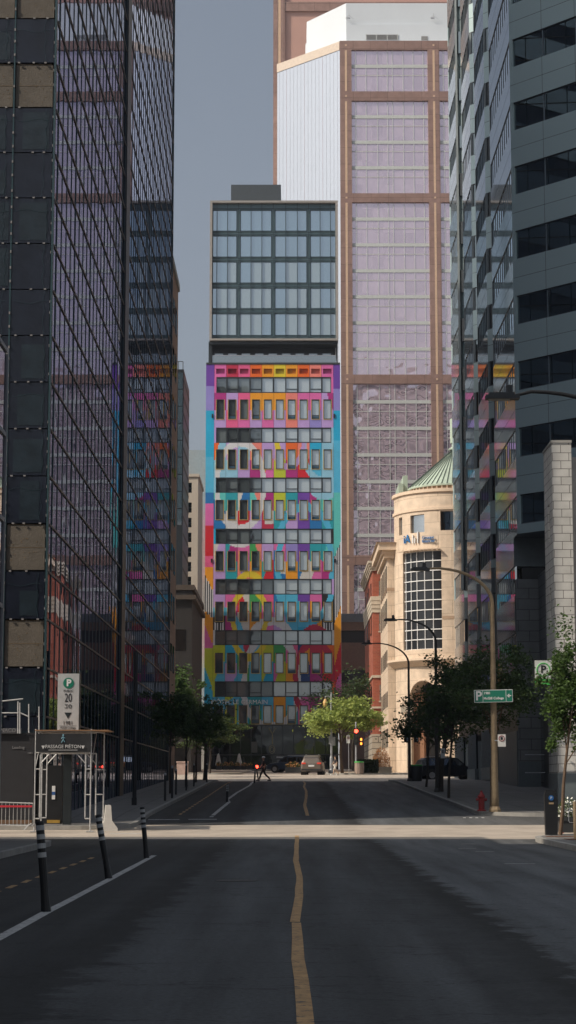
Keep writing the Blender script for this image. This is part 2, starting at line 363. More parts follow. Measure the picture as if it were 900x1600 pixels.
# ================================================================ BUILDINGS
def PM(ox, oy, N, z=0.0):
    N = Vector((N[0], N[1], 0)).normalized(); I = -N; U = I.cross(Vector((0, 0, 1)))
    M = Matrix.Identity(4)
    for r in range(3): M[r][0] = U[r]; M[r][1] = I[r]; M[r][2] = (0, 0, 1)[r]
    M[0][3], M[1][3], M[2][3] = ox, oy, z; return M
# ---- granite tower on the right, stepped side and splayed front
m_gran = glassy('polished_granite', (.85,.88,.92), (.15,.175,.19), .62, .05)
m_splay = glassy('granite_panels', (.8,.95,.95), (.44,.54,.54), .2, .3)
m_rear = mat('granite_rear', (.62,.60,.60), .5)
m_granm = mat('granite_flamed', (.12,.145,.155), .5, var=.15, scale=2.5, bump=.1, bscale=60)
m_wdark = glassy('dark_window_glass', (.22,.26,.28), (.004,.006,.007), .55, .01)
m_wnotch = mat('notch_glass', (.012,.016,.018), .25)
m_wside = glassy('side_window_glass', (.85,.88,.92), (.01,.012,.014), .8, .01)
m_alu = mat('mullion_aluminium', (.22,.25,.27), .4, metal=.4)
def right_tower():
    t = empty('granite_tower', (16, 111, gz(111)), 'tall grey granite office tower on the right with a stepped side and dark ribbon windows', 'office tower')
    plan = [(28.2,94.0),(13.0,111.0),(13.0,122.7),(15.6,125.6),(13.28,128.6),(13.28,135.6),(15.4,136.9),(13.3,139.0),(13.3,146.0),(15.2,147.2),(13.3,149.0),(13.25,157.5),(46,157.5),(46,94)]
    wt0, wb0 = zat(64, 111), zat(107, 111); fl = 3.9; wh = wt0 - wb0
    kb = -6; levels = [(wb0 + fl * k) for k in range(-7, 13)]     # window sills
    zs = zat(836, 111.5)
    EM = {k: 1 for k in (0, 3, 6, 9, 12, 13)}; EM[11] = 2; body = MB(); top = 88.0; zprev = None
    low = [(z) for z in levels if z > zs - .2 and z < top - 3]
    zlo = zs
    for z in low:
        body.prism(plan, zlo, z, edge_m=EM); zlo = z + wh
    body.prism(plan, zlo, top, edge_m=EM)
    # joints in the granite: thin dark lines at mid spandrel
    b = body.build('granite_cladding', [m_gran, m_splay, m_rear], t)
    # posts in window zones and joint strips
    jn = MB(); n = len(plan)
    for i in range(n - 1):
        p, q = Vector(plan[i]), Vector(plan[i+1]); d = q - p; L = d.length; U = d.normalized()
        # outward normal: outline is clockwise or not -> U x -N = Z  => N = (U.y, -U.x)
        N = Vector((-U.y, U.x)); ox, oy = q.x, q.y
        if N.dot(Vector((30, 125)) - (p + q) / 2) > 0: N = -N
        M = PM(ox, oy, N); Uv = Vector((M[0][0], M[1][0]))
        if Uv.dot(U) > 0: M[0][3], M[1][3] = p.x, p.y
        front = i in (0, 1, 3, 5, 7, 9, 10); ch = (i == 0)
        for k, z in enumerate(low):
            pass
            if i == 11:   # north side, seen only mirrored in the pink tower
                pass
            w = MB(); w.M = M
            dd = .13 if ch or i in (11, 12) else .05
            w.box(.2, dd, z - .05, L - .2, .2, z + wh + .05, 0)
            nm = 1
            step = 2.5 if ch else (2.4 if i == 11 else 1.13)
            x = step
            while x < L - .5:
                w.box(x - .035, dd - .03, z, x + .035, dd + .01, z + wh, 1); x += step
            w.box(.2, dd - .035, z + .001, L - .2, .135, z + .06, 1)
            w.box(.2, dd - .035, z + wh - .05, L - .2, .135, z + wh - .001, 2)
            vis = z < 48 and front and i != 12
            if vis or i == 11 or i == 12 or not vis:
                if vis: w.build('window', [m_wdark if ch else (m_wnotch if i in (3, 6, 9) else m_wside), m_alu, m_frame], t)
                else: UPW.append((w, ch))
        for xx in (0.004, L - .204):
            posts = MB(); posts.M = M; posts.box(xx, .004, low[0] + .002, xx + .2, .3, low[-1] + wh - .002); posts.build('corner_post', m_splay if i in (0, 11, 12) else m_granm, t)
        # joints
        jn.M = M
        for z in low:
            zm = z + wh + (fl - wh) * .5
            jn.box(.01, -.002, zm - .012, L - .01, .05, zm + .012)
            if ch or i == 11:
                x = 2.5
                while x < L: jn.box(x - .012, -.002, z + wh, x + .012, .05, z + fl); x += 2.5
    jn.build('panel_joints', mat('joint_dark', (.03,.035,.038), .8), t)
    big = MB()
    for w, ch in UPW:
        o = len(big.v); big.v += w.v; big.f += [[i + o for i in f] for f in w.f]; big.m += w.m; big.c += w.c
    o = big.build('upper_windows', [m_wdark, m_alu, m_frame], t); o['kind'] = 'stuff'
    # lower part of the stepped side: glazing and granite down to the plinth, splayed front stops at the soffit
    lower = [(16.6,113.2),(13.0,112.9),(13.0,122.7),(15.6,125.6),(13.28,128.6),(13.28,135.6),(15.4,136.9),(13.3,139.0),(13.3,146.0),(15.2,147.2),(13.3,149.0),(13.25,157.5),(46,157.5),(46,113)]
    lb = MB(); zlo = zs - .004; segs = []
    z0 = gz(111) - 1
    cuts = []
    z = low[0] - fl
    while z > z0 + 2: cuts.append(z); z -= fl
    for z in cuts:
        lb.prism(lower, z + wh, zlo, edge_m={1:1,4:1,7:1,10:1}); zlo = z
    lb.prism(lower, z0, zlo)
    lb.build('lower_cladding', [m_granm, m_gran], t)
    pl = MB(); pl.prism([(16.6,113.4),(13.5,113.2),(13.5,157.3),(44,157.3),(44,114)], z0, zs - .1)
    pl.build('dark_core', m_black, t)
    for i in (1, 4, 7, 10):
        p, q = Vector(lower[i]), Vector(lower[i+1]); L = (q - p).length
        M = PM(q.x, q.y, (-1, 0))
        for z in cuts[:-1]:
            w = MB(); w.M = M
            w.box(.02, .05, z - .04, L - .02, .16, z + wh + .04, 0)
            x = .9
            while x < L - .2: w.box(x - .035, .025, z, x + .035, .06, z + wh, 1); x += 1.1
            w.box(.02, .03, z + wh - .05, L - .02, .1, z + wh - .001, 2)
            w.build('window', [m_wside, m_alu, m_frame], t)
    # tall dark shopfront bays with light mullions at the foot
    zt = zat(1146, 140)
    for (ya, yb) in ((129,135.2),(139.4,145.6),(149.4,157)):
        sb = MB(); sb.box(13.16, ya, gz(140) + .9, 13.27, yb, zt, 0)
        y = ya
        while y < yb: sb.box(13.08, y, gz(140) + .9, 13.16, y + .09, zt, 1); y += .8
        sb.box(13.05, ya, gz(140) + .1, 13.26, yb, gz(140) + .9, 2)
        sb.build('street_window', [m_wdark, m_alu, m_granm], t)
    return t
UPW = []
right_tower()
# stone-clad base and annex of the tower
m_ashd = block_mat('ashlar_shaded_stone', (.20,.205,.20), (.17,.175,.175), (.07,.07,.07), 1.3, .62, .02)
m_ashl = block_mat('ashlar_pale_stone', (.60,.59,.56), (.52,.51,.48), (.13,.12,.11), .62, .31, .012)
def stone_annex():
    t = empty('stone_annex', (10, 73.5, gz(73.5)), 'pale ashlar stone pier and low annex in front of the grey tower, dark granite plinth', 'building')
    Yf = 73.5; xl = xat(866, Yf, 900); ztop = zat(692, Yf); xr = xat(896.5, Yf, 900)
    p = MB(); zb = zat(1208, Yf)
    slits = [(zat(978, 74.4), zat(918, 74.4)), (zat(845, 74.4), zat(787, 74.4))]
    p.box(xl + .35, Yf, zb, xr, Yf + 2.55, ztop)
    zl = zb
    for a, b in slits:
        p.box(xl, Yf, zl, xl + .35, Yf + 2.5, a); p.box(xl, Yf, a, xl + .35, Yf + .95, b); p.box(xl, Yf + 1.45, a, xl + .35, Yf + 2.5, b); zl = b
    p.box(xl, Yf, zl, xl + .35, Yf + 2.5, ztop)
    p.build('pier', m_ashl, t)
    q = MB(); q.box(xl - .03, Yf - .03, ztop + .002, xr + .02, Yf + 2.55, ztop + .1); q.box(xr + .003, Yf + .35, zb, 20, Yf + 2.4, ztop - .5)
    q.box(xr + 1.9, Yf - .1, zb, 20, Yf + .3, ztop + .2)
    q.build('coping', m_conc, t)
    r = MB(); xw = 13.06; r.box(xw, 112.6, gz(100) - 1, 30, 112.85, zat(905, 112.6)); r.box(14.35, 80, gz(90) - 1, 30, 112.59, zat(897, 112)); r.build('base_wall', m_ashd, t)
    pl = MB(); pl.box(xl - .02, Yf - .02, gz(Yf), 20, Yf + 2.6, zb - .001); pl.build('plinth', m_granm, t); pl = MB(); pl.box(xw - .05, 112.3, gz(100) - .5, xw + 1.2, 112.59, zat(1190, 112)); pl.build('plinth', m_granm, t)
    d = MB(); zt = zat(1090, 100)
    for (a, b) in ((100.5, 104), (105, 111)):
        d.box(14.29, a, gz(90), 14.37, b, zt, 0)
        d.box(14.23, a, zt - .6, 14.34, a + .08, zt, 1)
    d.build('dark_openings', [m_black, m_alu], t)
    # recessed loading deck with warm strip lights under the soffit
    e = MB(); zz = zat(904, 114); e.box(xw, 114.2, zz, 26, 114.6, zat(828, 112)); e.build('recess', m_black, t)
    rr = MB()
    for yy, x0 in ((868, 834), (857, 840), (879, 838), (889, 839)):
        a = atY(x0, yy, 114.1); rr.box(a.x, 114.1, a.z, a.x + .32, 114.18, a.z + .03)
    rr.build('strip_lights', m_glow, t)
    # lettering on dark wall
    tx = MB(); a = atY(812, 1160, 79.8); tx.text('UA', .3, FACE(a.x + 3.3, 79.8, a.z)); tx.build('lettering', m_white, t)
    rl = MB()
    for zz, x0, x1 in ((gz(100) + 2.2, 0, 1.4), (gz(100) + 1.2, 0, 1.4)): rl.tube((xw + .1, 110.5, zz), (xw + 1.2, 110.5, zz), .03)
    rl.build('handrail', m_galv, t)
stone_annex()
# ---- office tower on the left: boarded front, mirrored side
m_lg = glassy('left_mirror_glass', (.38,.41,.52), (.02,.026,.045), .9, .006, wave=.35, wscale=.3, wdist=.025)
m_film = mat('dark_film', (.009,.012,.022), .3, var=.4, scale=1.2, bump=.9, bscale=1.6)
m_film2 = mat('green_film', (.011,.02,.028), .35, var=.4, scale=2.2, bump=.9, bscale=2.0)
m_ply = mat('yellow_board', (.10,.085,.068), .85, var=.25, scale=2.2, bump=.5, bscale=18)
m_plyd = mat('board_seam', (.16,.11,.06), .9)
m_brown = mat('bronze_bar', (.16,.125,.11), .5)
m_teal = mat('teal_edge', (.02,.05,.06), .4)
XL = -8.15
def left_tower():
    t = empty('mirror_tower', (XL, 65, gz(65)), 'tall mirror glass tower on the left, its front half boarded with yellow panels', 'office tower')
    b = MB(); b.box(-34, 65.25, gz(65) - .5, XL - .06, 131, 78); b.build('core', m_black, t)
    za = zat(1043, 65); sp = (zat(97, 65) - za) / 13; pw = 1.385
    rr = random.Random(3); yel = {0: (0,), 2: (0,), 12: (0, 1), 14: (0, 1)}
    zr0 = -3
    clips = MB()
    for r in range(zr0, 22):
        z0 = za + sp * r; z1 = z0 + sp
        if z0 < gz(65) + .1: z0 = gz(65) + .1
        for c in range(0, 3):
            x1 = XL - .06 - pw * c; x0 = x1 - pw; p = MB()
            if c in yel.get(r, ()):
                p.box(x0 + .05, 65.13, z0 + .05, x1 - .05, 65.2, z1 - .05, 0)
                for zz in (z0 + sp * .5, z0 + sp * .98): p.box(x0 + .08, 65.122, zz - .006, x1 - .08, 65.13, zz + .006, 1)
                for q in range(14): xx = rr.uniform(x0 + .1, x1 - .1); zz = rr.uniform(z0 + .1, z1 - .1); p.box(xx, 65.123, zz, xx + .03, 65.13, zz + .03, 1)
                o = p.build('board_panel', [m_ply, m_plyd], t)
            else:
                p.box(x0 + .03, 65.08, z0 + .02, x1 - .03, 65.2, z1 - .02, 0)
                if rr.random() < .75: a = rr.uniform(.15, .4); p.box(x0 + pw * a, 65.07, z0 + .12, x1 - pw * rr.uniform(.05, .2), 65.085, z1 - sp * rr.uniform(.08, .45), 1)
                # wrinkled edge of the plastic film
                xs = x1 - pw * rr.uniform(.12, .25); pts = [(xs + .04 * math.sin(k * 1.7 + r), 65.06, z0 + .05 + (sp - .1) * k / 8) for k in range(9)]
                p.path(pts, [.006] * 9, 4, 2)
                pts = [(x0 + .1 + (pw - .2) * k / 8, 65.06, z0 + sp * .72 + .05 * math.sin(k * .9 + r * 2)) for k in range(9)]
                if r % 2: p.path(pts, [.005] * 9, 4, 2)
                p.build('film_panel', [m_film, m_film2, m_teal], t)
            for q in range(3):
                if rr.random() < .85: xx = x0 + pw * (.12 + .34 * q + rr.uniform(-.06, .06)); clips.box(xx, 65.03, z0 - .025, xx + .08, 65.07, z0 + .025)
            for q in range(3):
                if rr.random() < .85: zz = z0 + sp * (.15 + .3 * q + rr.uniform(-.05, .05)); clips.box(x1 - .025, 65.03, zz, x1 + .025, 65.07, zz + .09)
    o = clips.build('clips', mat('clip_white', (.20,.19,.19), .7), t); o['kind'] = 'stuff'
    fr = MB(); fr.box(XL - .06, 65.0, gz(65), XL, 65.3, 78, 0)
    for c in range(1, 4): x = XL - .06 - pw * c; fr.box(x - .025, 65.06, gz(65), x + .025, 65.2, 60, 0)
    fr.build('corner_mullion', m_teal, t)
    # mirrored street side in bays; each bay a curtain wall with fins and floor bars
    ys = [65.3, 93.0, 95.0, 131.0]
    for a, c in ((65.3, 93.0), (95.0, 131.0)):
        gl = MB(); gl.poly([(XL - .01, a, gz(a)), (XL - .01, a, 78), (XL - .01, c, 78), (XL - .01, c, gz(a))]); w = gl.build('curtain_wall', m_lg, t)
        fn = MB(); y = a + .7; k = 0
        while y < c:
            fn.box(XL - .01, y, gz(y), XL + (.012 if k % 4 else .02), y + .07, 78); y += 1.42; k += 1
        fn.build('fins', m_teal, w)
        fb = MB(); r = zr0
        while za + sp * r < 60:
            z = za + sp * r
            if z > 3.4: fb.box(XL - .008, a, z - .03, XL + .03, c, z + .03)
            r += 1
        fb.build('floor_bars', m_brown, w)
    s = MB(); s.box(XL - .2, 93.0, gz(94), XL + .09, 95.0, 78); s.build('vertical_seam', m_black, t)
    e = MB(); e.box(XL - .01, 131.0, gz(131), XL + .04, 131.2, 78); e.build('end_mullion', m_teal, t)
left_tower()
# ---- low pavilion at the very left, nearer, and the off-frame blocks behind the viewer
m_pav = mat('pavilion_metal', (.20,.21,.23), .45, var=.1); m_pavg = glassy('pavilion_glass', (.5,.5,.55), (.02,.025,.03), .8, .02)
def pavilion():
    zt = zat(548, 52.8); t = empty('glass_pavilion', (-7.8, 52.8, 0), 'low framed glass building cut by the left edge of the picture', 'building')
    x = xat(9, 52.8, 800)
    b = MB(); b.box(-30, -25, .13, x - .05, 52.6, zt); b.build('glazing', m_pavg, t)
    f = MB()
    for y in [52.8 - 3.1 * k for k in range(20)]: f.box(x - .06, y - .14, .13, x, y, zt + .05)
    z = zt
    while z > 1: f.box(x - .052, -25, z - .1, x - .003, 52.6, z + .02); z -= 2.35
    f.build('frame', m_pav, t)
pavilion()
m_off = mat('stone_facade_grey', (.22,.20,.18), .7)
m_offw = glassy('office_glass', (.4,.45,.5), (.02,.02,.02), .6, .03)
def plain_block(name, x0, x1, y0, y1, h, label, fh=3.8, m=None, mw=None):
    t = empty(name, ((x0+x1)/2, (y0+y1)/2, gz((y0+y1)/2)), label, 'building')
    b = MB(); b.box(x0, y0, gz(y0) - 1, x1, y1, h); b.build('walls', m or m_off, t)
    w = MB(); z = 4.0
    while z < h - 2:
        w.box(x0 - .04, y0 + .5, z, x1 + .04, y1 - .5, z + 1.7); w.box(x0 + .5, y0 - .05, z, x1 - .5, y1 + .05, z + 1.7); z += fh
    w.build('window_bands', mw or m_offw, t); return t
plain_block('offscreen_block', -84, -34, -70, 26, 60, 'unseen grey block behind and left of the viewer, added to shade the road')  # out of view; added and sized to cast the near road's shadow
plain_block('offscreen_block', 34, 90, -110, 10, 26, 'broad stone office block behind and right of the viewer')
# ---- buildings closing the left side beyond the mirror tower
def brick_far():
    t = empty('brown_building', (-8.3, 131.3, gz(131)), 'brown masonry building rising just past the mirror tower', 'building')
    xr = -8.32; zt = zat(456, 141); m = mat('brown_masonry', (.26,.15,.10), .85, var=.2, scale=1.5)
    b = MB(); b.box(-30, 131.3, gz(131) - .5, xr, 141, zt); b.build('wall', m, t)
    r = MB(); r.box(-30, 131.25, zt + .002, xr + .12, 141.1, zt + .5); r.build('roof', m_conc, t)
    z = 6.0
    while z < zt - 2:
        for y in (132.2, 134.9, 137.6):
            w = MB(); w.box(xr - .1, y, z, xr + .03, y + 1.5, z + 1.9, 0); w.build('window', m_wdark, t)
        z += 3.5
brick_far()
def narrow_tower():
    Y = 206; xa, xb = xat(268, Y, 800), xat(285.5, Y, 800); zt = zat(577, Y)
    t = empty('narrow_dark_tower', (xb, Y, gz(Y)), 'narrow dark office tower with a pale blue glass strip on its front', 'office tower')
    b = MB(); b.box(-30, Y, gz(Y) - .5, xb, 217.5, zt); b.build('wall', mat('tower_dark', (.02,.025,.03), .35, var=.3), t)
    s = MB(); sx0, sx1 = xat(277, Y, 800), xat(284, Y, 800); z = zt - .4
    for k in range(18):
        if z < zat(800, Y): break
        s.box(sx0, Y - .05, z - 1.75, sx1, Y - .01, z); z -= 1.85
    s.build('glass_strip', glassy('blue_strip', (.75,.85,.95), (.10,.16,.2), .6, .05), t)
    w = MB(); z = zt - 1.3
    while z > 8:
        w.box(xb - .03, Y + .5, z, xb + .05, 217, z + .25); z -= 1.85
    w.build('sill_bands', mat('tower_band', (.10,.085,.07), .6), t)
    r = MB()
    for x in (sx0 - .6, sx0, sx1): r.tube((x, Y + .2, zt), (x, Y + .2, zt + .9), .04)
    r.tube((sx0 - .6, Y + .2, zt + .9), (sx1, Y + .2, zt + .9), .04); r.build('roof_rail', m_dark, t)
narrow_tower()
def beige():
    Y = 231; xa, xb = xat(280, Y, 850), xat(309, Y, 850); zt = zat(745, Y)
    t = empty('beige_building', (xb, Y, gz(Y)), 'beige stone building with a column of square windows left of the mural hotel', 'building')
    m = mat('beige_stone', (.50,.44,.37), .8, var=.12, scale=.8, streak=True); wx0, wx1 = xat(289, Y, 850), xat(299, Y, 850)
    b = MB(); b.box(-30, Y + .3, gz(Y) - .5, xb, 243, zt); b.box(wx1, Y, gz(Y), xb, Y + .3, zt)
    rows = [(754,770),(785,801),(809,824),(832,847),(855,870),(878,893),(901,916),(924,939),(947,962)]
    zc = zt
    for a, c in rows:
        b.box(-30, Y, zat(a, Y), wx1, Y + .3, zc); zc = zat(c, Y)
        w = MB(); w.box(wx0 - .3, Y + .18, zat(c, Y), wx1, Y + .29, zat(a, Y), 0); w.box(wx0 - .3, Y + .12, (zat(c,Y)+zat(a,Y))/2 - .05, wx1, Y + .18, (zat(c,Y)+zat(a,Y))/2 + .03, 1); w.build('window', [m_wdark, m_frame], t)
    b.box(-30, Y, gz(Y), wx1, Y + .3, zc)
    b.build('wall', m, t)
    c = MB(); c.box(-30, Y - .15, zt + .003, xb + .15, 243, zt + .35); c.build('coping', m, t)
    Y2 = 262; q = MB(); q.box(-30, Y2, gz(Y2), xat(322, Y2, 850), Y2 + 6, zat(703, Y2)); o = q.build('grey_building', mat('grey_stucco', (.30,.30,.29), .8), None, (xat(318, Y2), Y2, gz(Y2)))
    tag(o, 'thin grey sliver of a farther building between the beige building and the hotel', 'building')
beige()
def low_dark():
    Y = 185; xb = xat(300, Y, 1000); zt = zat(922, Y); t = empty('low_brown_building', (xb, Y, gz(Y)), 'low dark brown building with a rounded cornice behind the left street trees', 'building')
    m = mat('shaded_brown_stone', (.018,.015,.014), .85, var=.2)  # brown stone taken near black, the building's shade put into its colour
    b = MB(); b.box(-40, Y, gz(Y) - .5, xb, 206, zt); b.build('wall', m, t)
    c = MB(); c.box(-40, Y - .15, zt + .003, xb + .2, 206, zt + .5); c.box(-40, Y - .4, zt - .9, xb + .35, 205.9, zt - .5); c.build('cornice', mat('cornice_brown', (.06,.045,.035), .85), t)
    z = gz(Y) + .8
    while z < zt - 3:
        for x in (xb - 1.8, xb - 4.2, xb - 6.6):
            w = MB(); w.box(x, Y - .04, z, x + 1.2, Y + .1, z + 2.0); w.build('window', m_wdark, t)
        z += 3.6
low_dark()
# ---- the hotel with a painted front and a glass box on top
PAL = dict(pink='#d56aa8', mag='#a82c7c', rose='#dd5f8e', red='#c8202f', crim='#b52a48', org='#e2671c', amb='#e59a1e', yel='#d8c23a', sal='#e58479', lil='#b79ad2', lav='#8f86c9', pur='#6a3fa0',
           blue='#1f6fae', sky='#54b1d6', lblu='#8fc0d8', teal='#1c98a6', aqua='#5fc0bb', grn='#3d9a55', lime='#b5bf36', gry='#c9c6c2', navy='#1b3f78', blk='#15161a', wht='#cfd0d4', cyan='#2aa5cf')
PALL = {}
for k, v in PAL.items():
    c = lin(v); g_ = sum(c) / 3; PALL[k] = tuple((x * 1.06 - g_ * .06) * .88 if x * 1.06 > g_ * .06 else .004 for x in c)
U_ = [['pink','crim','rose','org','amb','yel','amb','org','sal','pink'],
 ['mag','lil','rose','amb','amb','amb','sal','pink','pink','lil'],
 ['lblu','lil','lblu','sal','lil','yel','org','sal','cyan','lblu'],
 ['aqua','teal','blue','aqua','mag','lime','teal','pur','mag','aqua'],
 ['lil','mag','pink','grn','lil','pink','lav','pur','teal','aqua'],
 ['lil','pink','red','grn','rose','blue','sky','pur','pink','blk'],
 ['lime','cyan','grn','sky','lime','grn','rose','navy','crim','org'],
 ['sky','lime','teal','teal','sky','amb','sky','pink','mag','red']]
L_ = [['pink','crim','rose','org','amb','yel','amb','org','sal','pink'],
 ['lil','rose','pink','lil','pink','lil','sal','lil','lav','lil'],
 ['lblu','lblu','lil','mag','amb','lime','mag','red','sky','lblu'],
 ['blue','gry','red','lil','gry','teal','lil','pur','blue','teal'],
 ['lil','teal','lav','amb','teal','gry','amb','blue','gry','mag'],
 ['blk','mag','gry','amb','rose','lil','sky','blue','amb','blk'],
 ['lime','lil','grn','sky','lime','pink','amb','navy','mag','red'],
 ['blue','lime','cyan','grn','sky','amb','teal','pink','mag','sal']]
D_ = [[None]*10,
 [None,None,None,('amb',1),None,None,('sal',2),None,None,('mag',2)],
 [('org',3),None,None,('mag',4),('pink',4),('lil',2),('mag',4),('red',4),None,None],
 [('blue',5),None,('gry',3),('sal',1),('crim',5),None,('lil',4),None,('aqua',1),None],
 [('gry',3),('teal',3),('sal',5),('sal',2),('red',4),('blue',5),None,('gry',4),('pink',4),('teal',3)],
 [None,('mag',4),('gry',1),None,('pink',5),('sky',2),None,('cyan',5),('amb',5),None],
 [('sky',4),None,('crim',2),None,('cyan',4),('lime',4),('pink',3),('amb',1),('crim',2),('org',2)],
 [None]*10]
HY = 250.0
def hotel():
    t = empty('mural_hotel', (-2, HY, gz(HY)), 'hotel tower with a rainbow painted front below a blue glass box', 'hotel')
    zp = lambda y: zat(y, HY); xp = lambda x: xat(x, HY, 850)
    X0, X1 = xp(320.5), xp(532.5); zmt, zmb = zp(569.5), zp(1132)
    cx = [343,361.8,380.6,399.4,418.3,437,455.8,474.6,493.4,512.2]; C = [xp(c - 9.4) for c in cx] + [xp(cx[-1] + 9.4)]
    hw = xp(6.2 + 454) - xp(454)
    strips = [(589,614),(668,692),(746,770),(826,850),(904.5,929),(984.5,1008),(1064.5,1089)]
    punch = [(624,655),(702,733),(781,812),(861,892),(940,971),(1020,1052),(1102,1131)]
    tiers = [(569.5,589)] + [(s[1], n[0]) for s, n in zip(strips, strips[1:] + [(1132,0)])]
    rndm = random.Random(11)
    wall = MB()
    def sidecol(left, py, x, q):
        if left:
            for lim, c in ((605,'pur'),(643,'lav'),(715,'cyan'),(770,'sky'),(786,'blue'),(822,'pink'),(868,'red'),(888,'rose')):
                if py < lim + 0 * q: return c
            if py < 1015:
                k = py - (930 - 55 * (1 - q) ) 
                if py < 898 + 26 * q: return 'amb'
                if py < 955 + 12 * q: return 'wht' if int(q * 7.99) % 2 else 'blk'
                return 'amb' if py < 978 + 30 * q else 'pink'
            if py < 1040 + 40 * q: return 'lime'
            if py < 1100: return 'cyan'
            return 'wht' if int(py / 9) % 2 else 'blk'
        for lim, c in ((606,'pur'),(643,'lav'),(690,'cyan'),(717,'sky'),(770,'sky'),(840,'aqua')):
            if py < lim: return c
        if py < 872 - 26 * q: return 'aqua'
        if py < 975 - 28 * q: return 'wht' if int(q * 7.99) % 2 else 'blk'
        if py < 1042 - 42 * q: return 'amb'
        if py < 1082: return 'red' if py < 1070 - 20 * q or q < .3 else 'pink'
        return 'pink'
    Z = lambda z: None
    import bisect
    ytab = [560 + k * .5 for k in range(1200)]; ztab = [-zp(y) for y in ytab]
    def pyz(z): return ytab[min(len(ytab) - 1, bisect.bisect_left(ztab, -z))]
    def cellcol(k, c, u, v):
        a = U_[k][c] if v > .52 else L_[k][c]
        d = D_[k][c]
        if d:
            n, s = d
            if s == 1 and v > .45 and u > .25 + (v - .45) * -1.1 + .75: a = n
            if s == 2 and v > .5 and u + v > 1.45: a = n
            if s == 3 and v > .5 and v - u > .38 + .2 * math.sin(u * 3): a = n
            if s == 4 and v < .55 and u > .15 + v * .9: a = n
            if s == 5 and (u < .22 and v < .8 or v < .14): a = n
        gx, gz_ = (c + u), k + 1 - v
        for ax, az, ar, aw, ac in ((2.2,3.0,1.9,.13,'wht'),(7.6,4.6,2.3,.14,'sky'),(4.8,6.9,2.2,.15,'wht'),(9.2,2.2,1.7,.13,'lblu'),(.6,6.4,1.8,.14,'sky'),(6.2,2.0,1.3,.11,'lil'),(3.0,5.6,1.4,.12,'yel'),(8.4,6.8,1.6,.13,'crim')):
            if k >= 2 and abs(math.hypot((gx-ax), (gz_-az)*1.9) - ar) < aw*1.6: a = ac
        if k in (5,) and c in (0, 9) and v < .22 and a == 'blk': a = 'wht' if int(u * 9) % 2 else 'blk'
        return PALL[a]
    def grid(x0, x1, z0, z1, f, nx, nz, y=HY):
        for i in range(nx):
            for j in range(nz):
                xa, xb = x0 + (x1-x0)*i/nx, x0 + (x1-x0)*(i+1)/nx; za, zb = z0 + (z1-z0)*j/nz, z0 + (z1-z0)*(j+1)/nz
                wall.poly([(xa,y,za),(xb,y,za),(xb,y,zb),(xa,y,zb)], 0, f((xa+xb)/2, (za+zb)/2))
    # side piers
    fl_ = lambda x, z: PALL[sidecol(True, pyz(z), (x), (x - X0) / (C[0] - X0))]
    fr_ = lambda x, z: PALL[sidecol(False, pyz(z), (x), (x - C[10]) / (X1 - C[10]))]
    grid(X0, C[0], zmb, zmt, fl_, 8, 130); grid(C[10], X1, zmb, zmt, fr_, 8, 130)
    # side faces of the block, same paint carried round
    for j in range(60):
        za, zb = zmb + (zmt-zmb)*j/60, zmb + (zmt-zmb)*(j+1)/60
        wall.poly([(X0,HY,za),(X0,HY,zb),(X0,268,zb),(X0,268,za)], 0, fl_(X0, (za+zb)/2)); wall.poly([(X1,HY,za),(X1,HY,zb),(X1,268,zb),(X1,268,za)], 0, fr_(X1 - .05, (za+zb)/2))
    for k, (ya, yb) in enumerate(tiers):
        zt, zb = zp(ya), zp(yb)
        for c in range(10):
            xa, xb = C[c], C[c+1]; f = lambda x, z: cellcol(k, c, (x-xa)/(xb-xa), (z-zb)/(zt-zb))
            if k == 0:
                ya2, yb2 = zp(576), zp(584); wa, wb = xa + .22, xb - .22
            else:
                wa, wb = (xa+xb)/2 - hw, (xa+xb)/2 + hw; ya2, yb2 = zp(punch[k-1][0]), zp(punch[k-1][1])
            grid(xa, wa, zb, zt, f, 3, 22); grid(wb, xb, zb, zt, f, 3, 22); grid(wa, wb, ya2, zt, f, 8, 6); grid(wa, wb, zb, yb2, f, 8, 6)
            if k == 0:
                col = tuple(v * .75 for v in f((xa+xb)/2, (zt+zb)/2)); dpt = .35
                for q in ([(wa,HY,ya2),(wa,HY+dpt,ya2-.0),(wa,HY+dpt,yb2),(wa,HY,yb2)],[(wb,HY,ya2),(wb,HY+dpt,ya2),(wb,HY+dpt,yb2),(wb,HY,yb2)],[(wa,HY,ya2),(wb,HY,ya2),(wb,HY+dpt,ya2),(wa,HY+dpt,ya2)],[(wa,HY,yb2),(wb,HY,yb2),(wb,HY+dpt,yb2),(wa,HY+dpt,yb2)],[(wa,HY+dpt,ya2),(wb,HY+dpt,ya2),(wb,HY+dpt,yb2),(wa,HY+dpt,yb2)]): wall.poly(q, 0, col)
    wall.box(X0 + .3, HY + .6, zmb, X1 - .3, 268, zmt, 1)
    wall.box(X0 + .01, HY + .2, zmt - .02, X1 - .01, 268, zmt - .005, 1)
    # seams of the cladding
    for x in [C[c] for c in range(11)]: 
        for (ya, yb) in tiers: wall.box(x - .015, HY - .004, zp(yb) + .01, x + .015, HY + .01, zp(ya) - .01, 1)
    wall.build('painted_wall', [mat('mural_paint', (1,1,1), .6, var=.1, scale=.6, attr=True), m_black], t)
    pcur = mat('curtain_pale', (.33,.36,.37), .9, var=.12, scale=.8); 
    pl = glassy('hotel_pane_light', (.85,.92,.96), (.38,.43,.45), .4, .03, wave=.15, wscale=.5); pd = glassy('hotel_pane_dark', (.6,.65,.68), (.06,.075,.08), .28, .03, wave=.3, wscale=.4); pm = glassy('hotel_pane_mid', (.6,.66,.7), (.15,.18,.19), .28, .03)  # light panes: curtains plus the sky's reflection put into the base colour
    mgold = mat('gold_trim', (.55,.38,.10), .5)
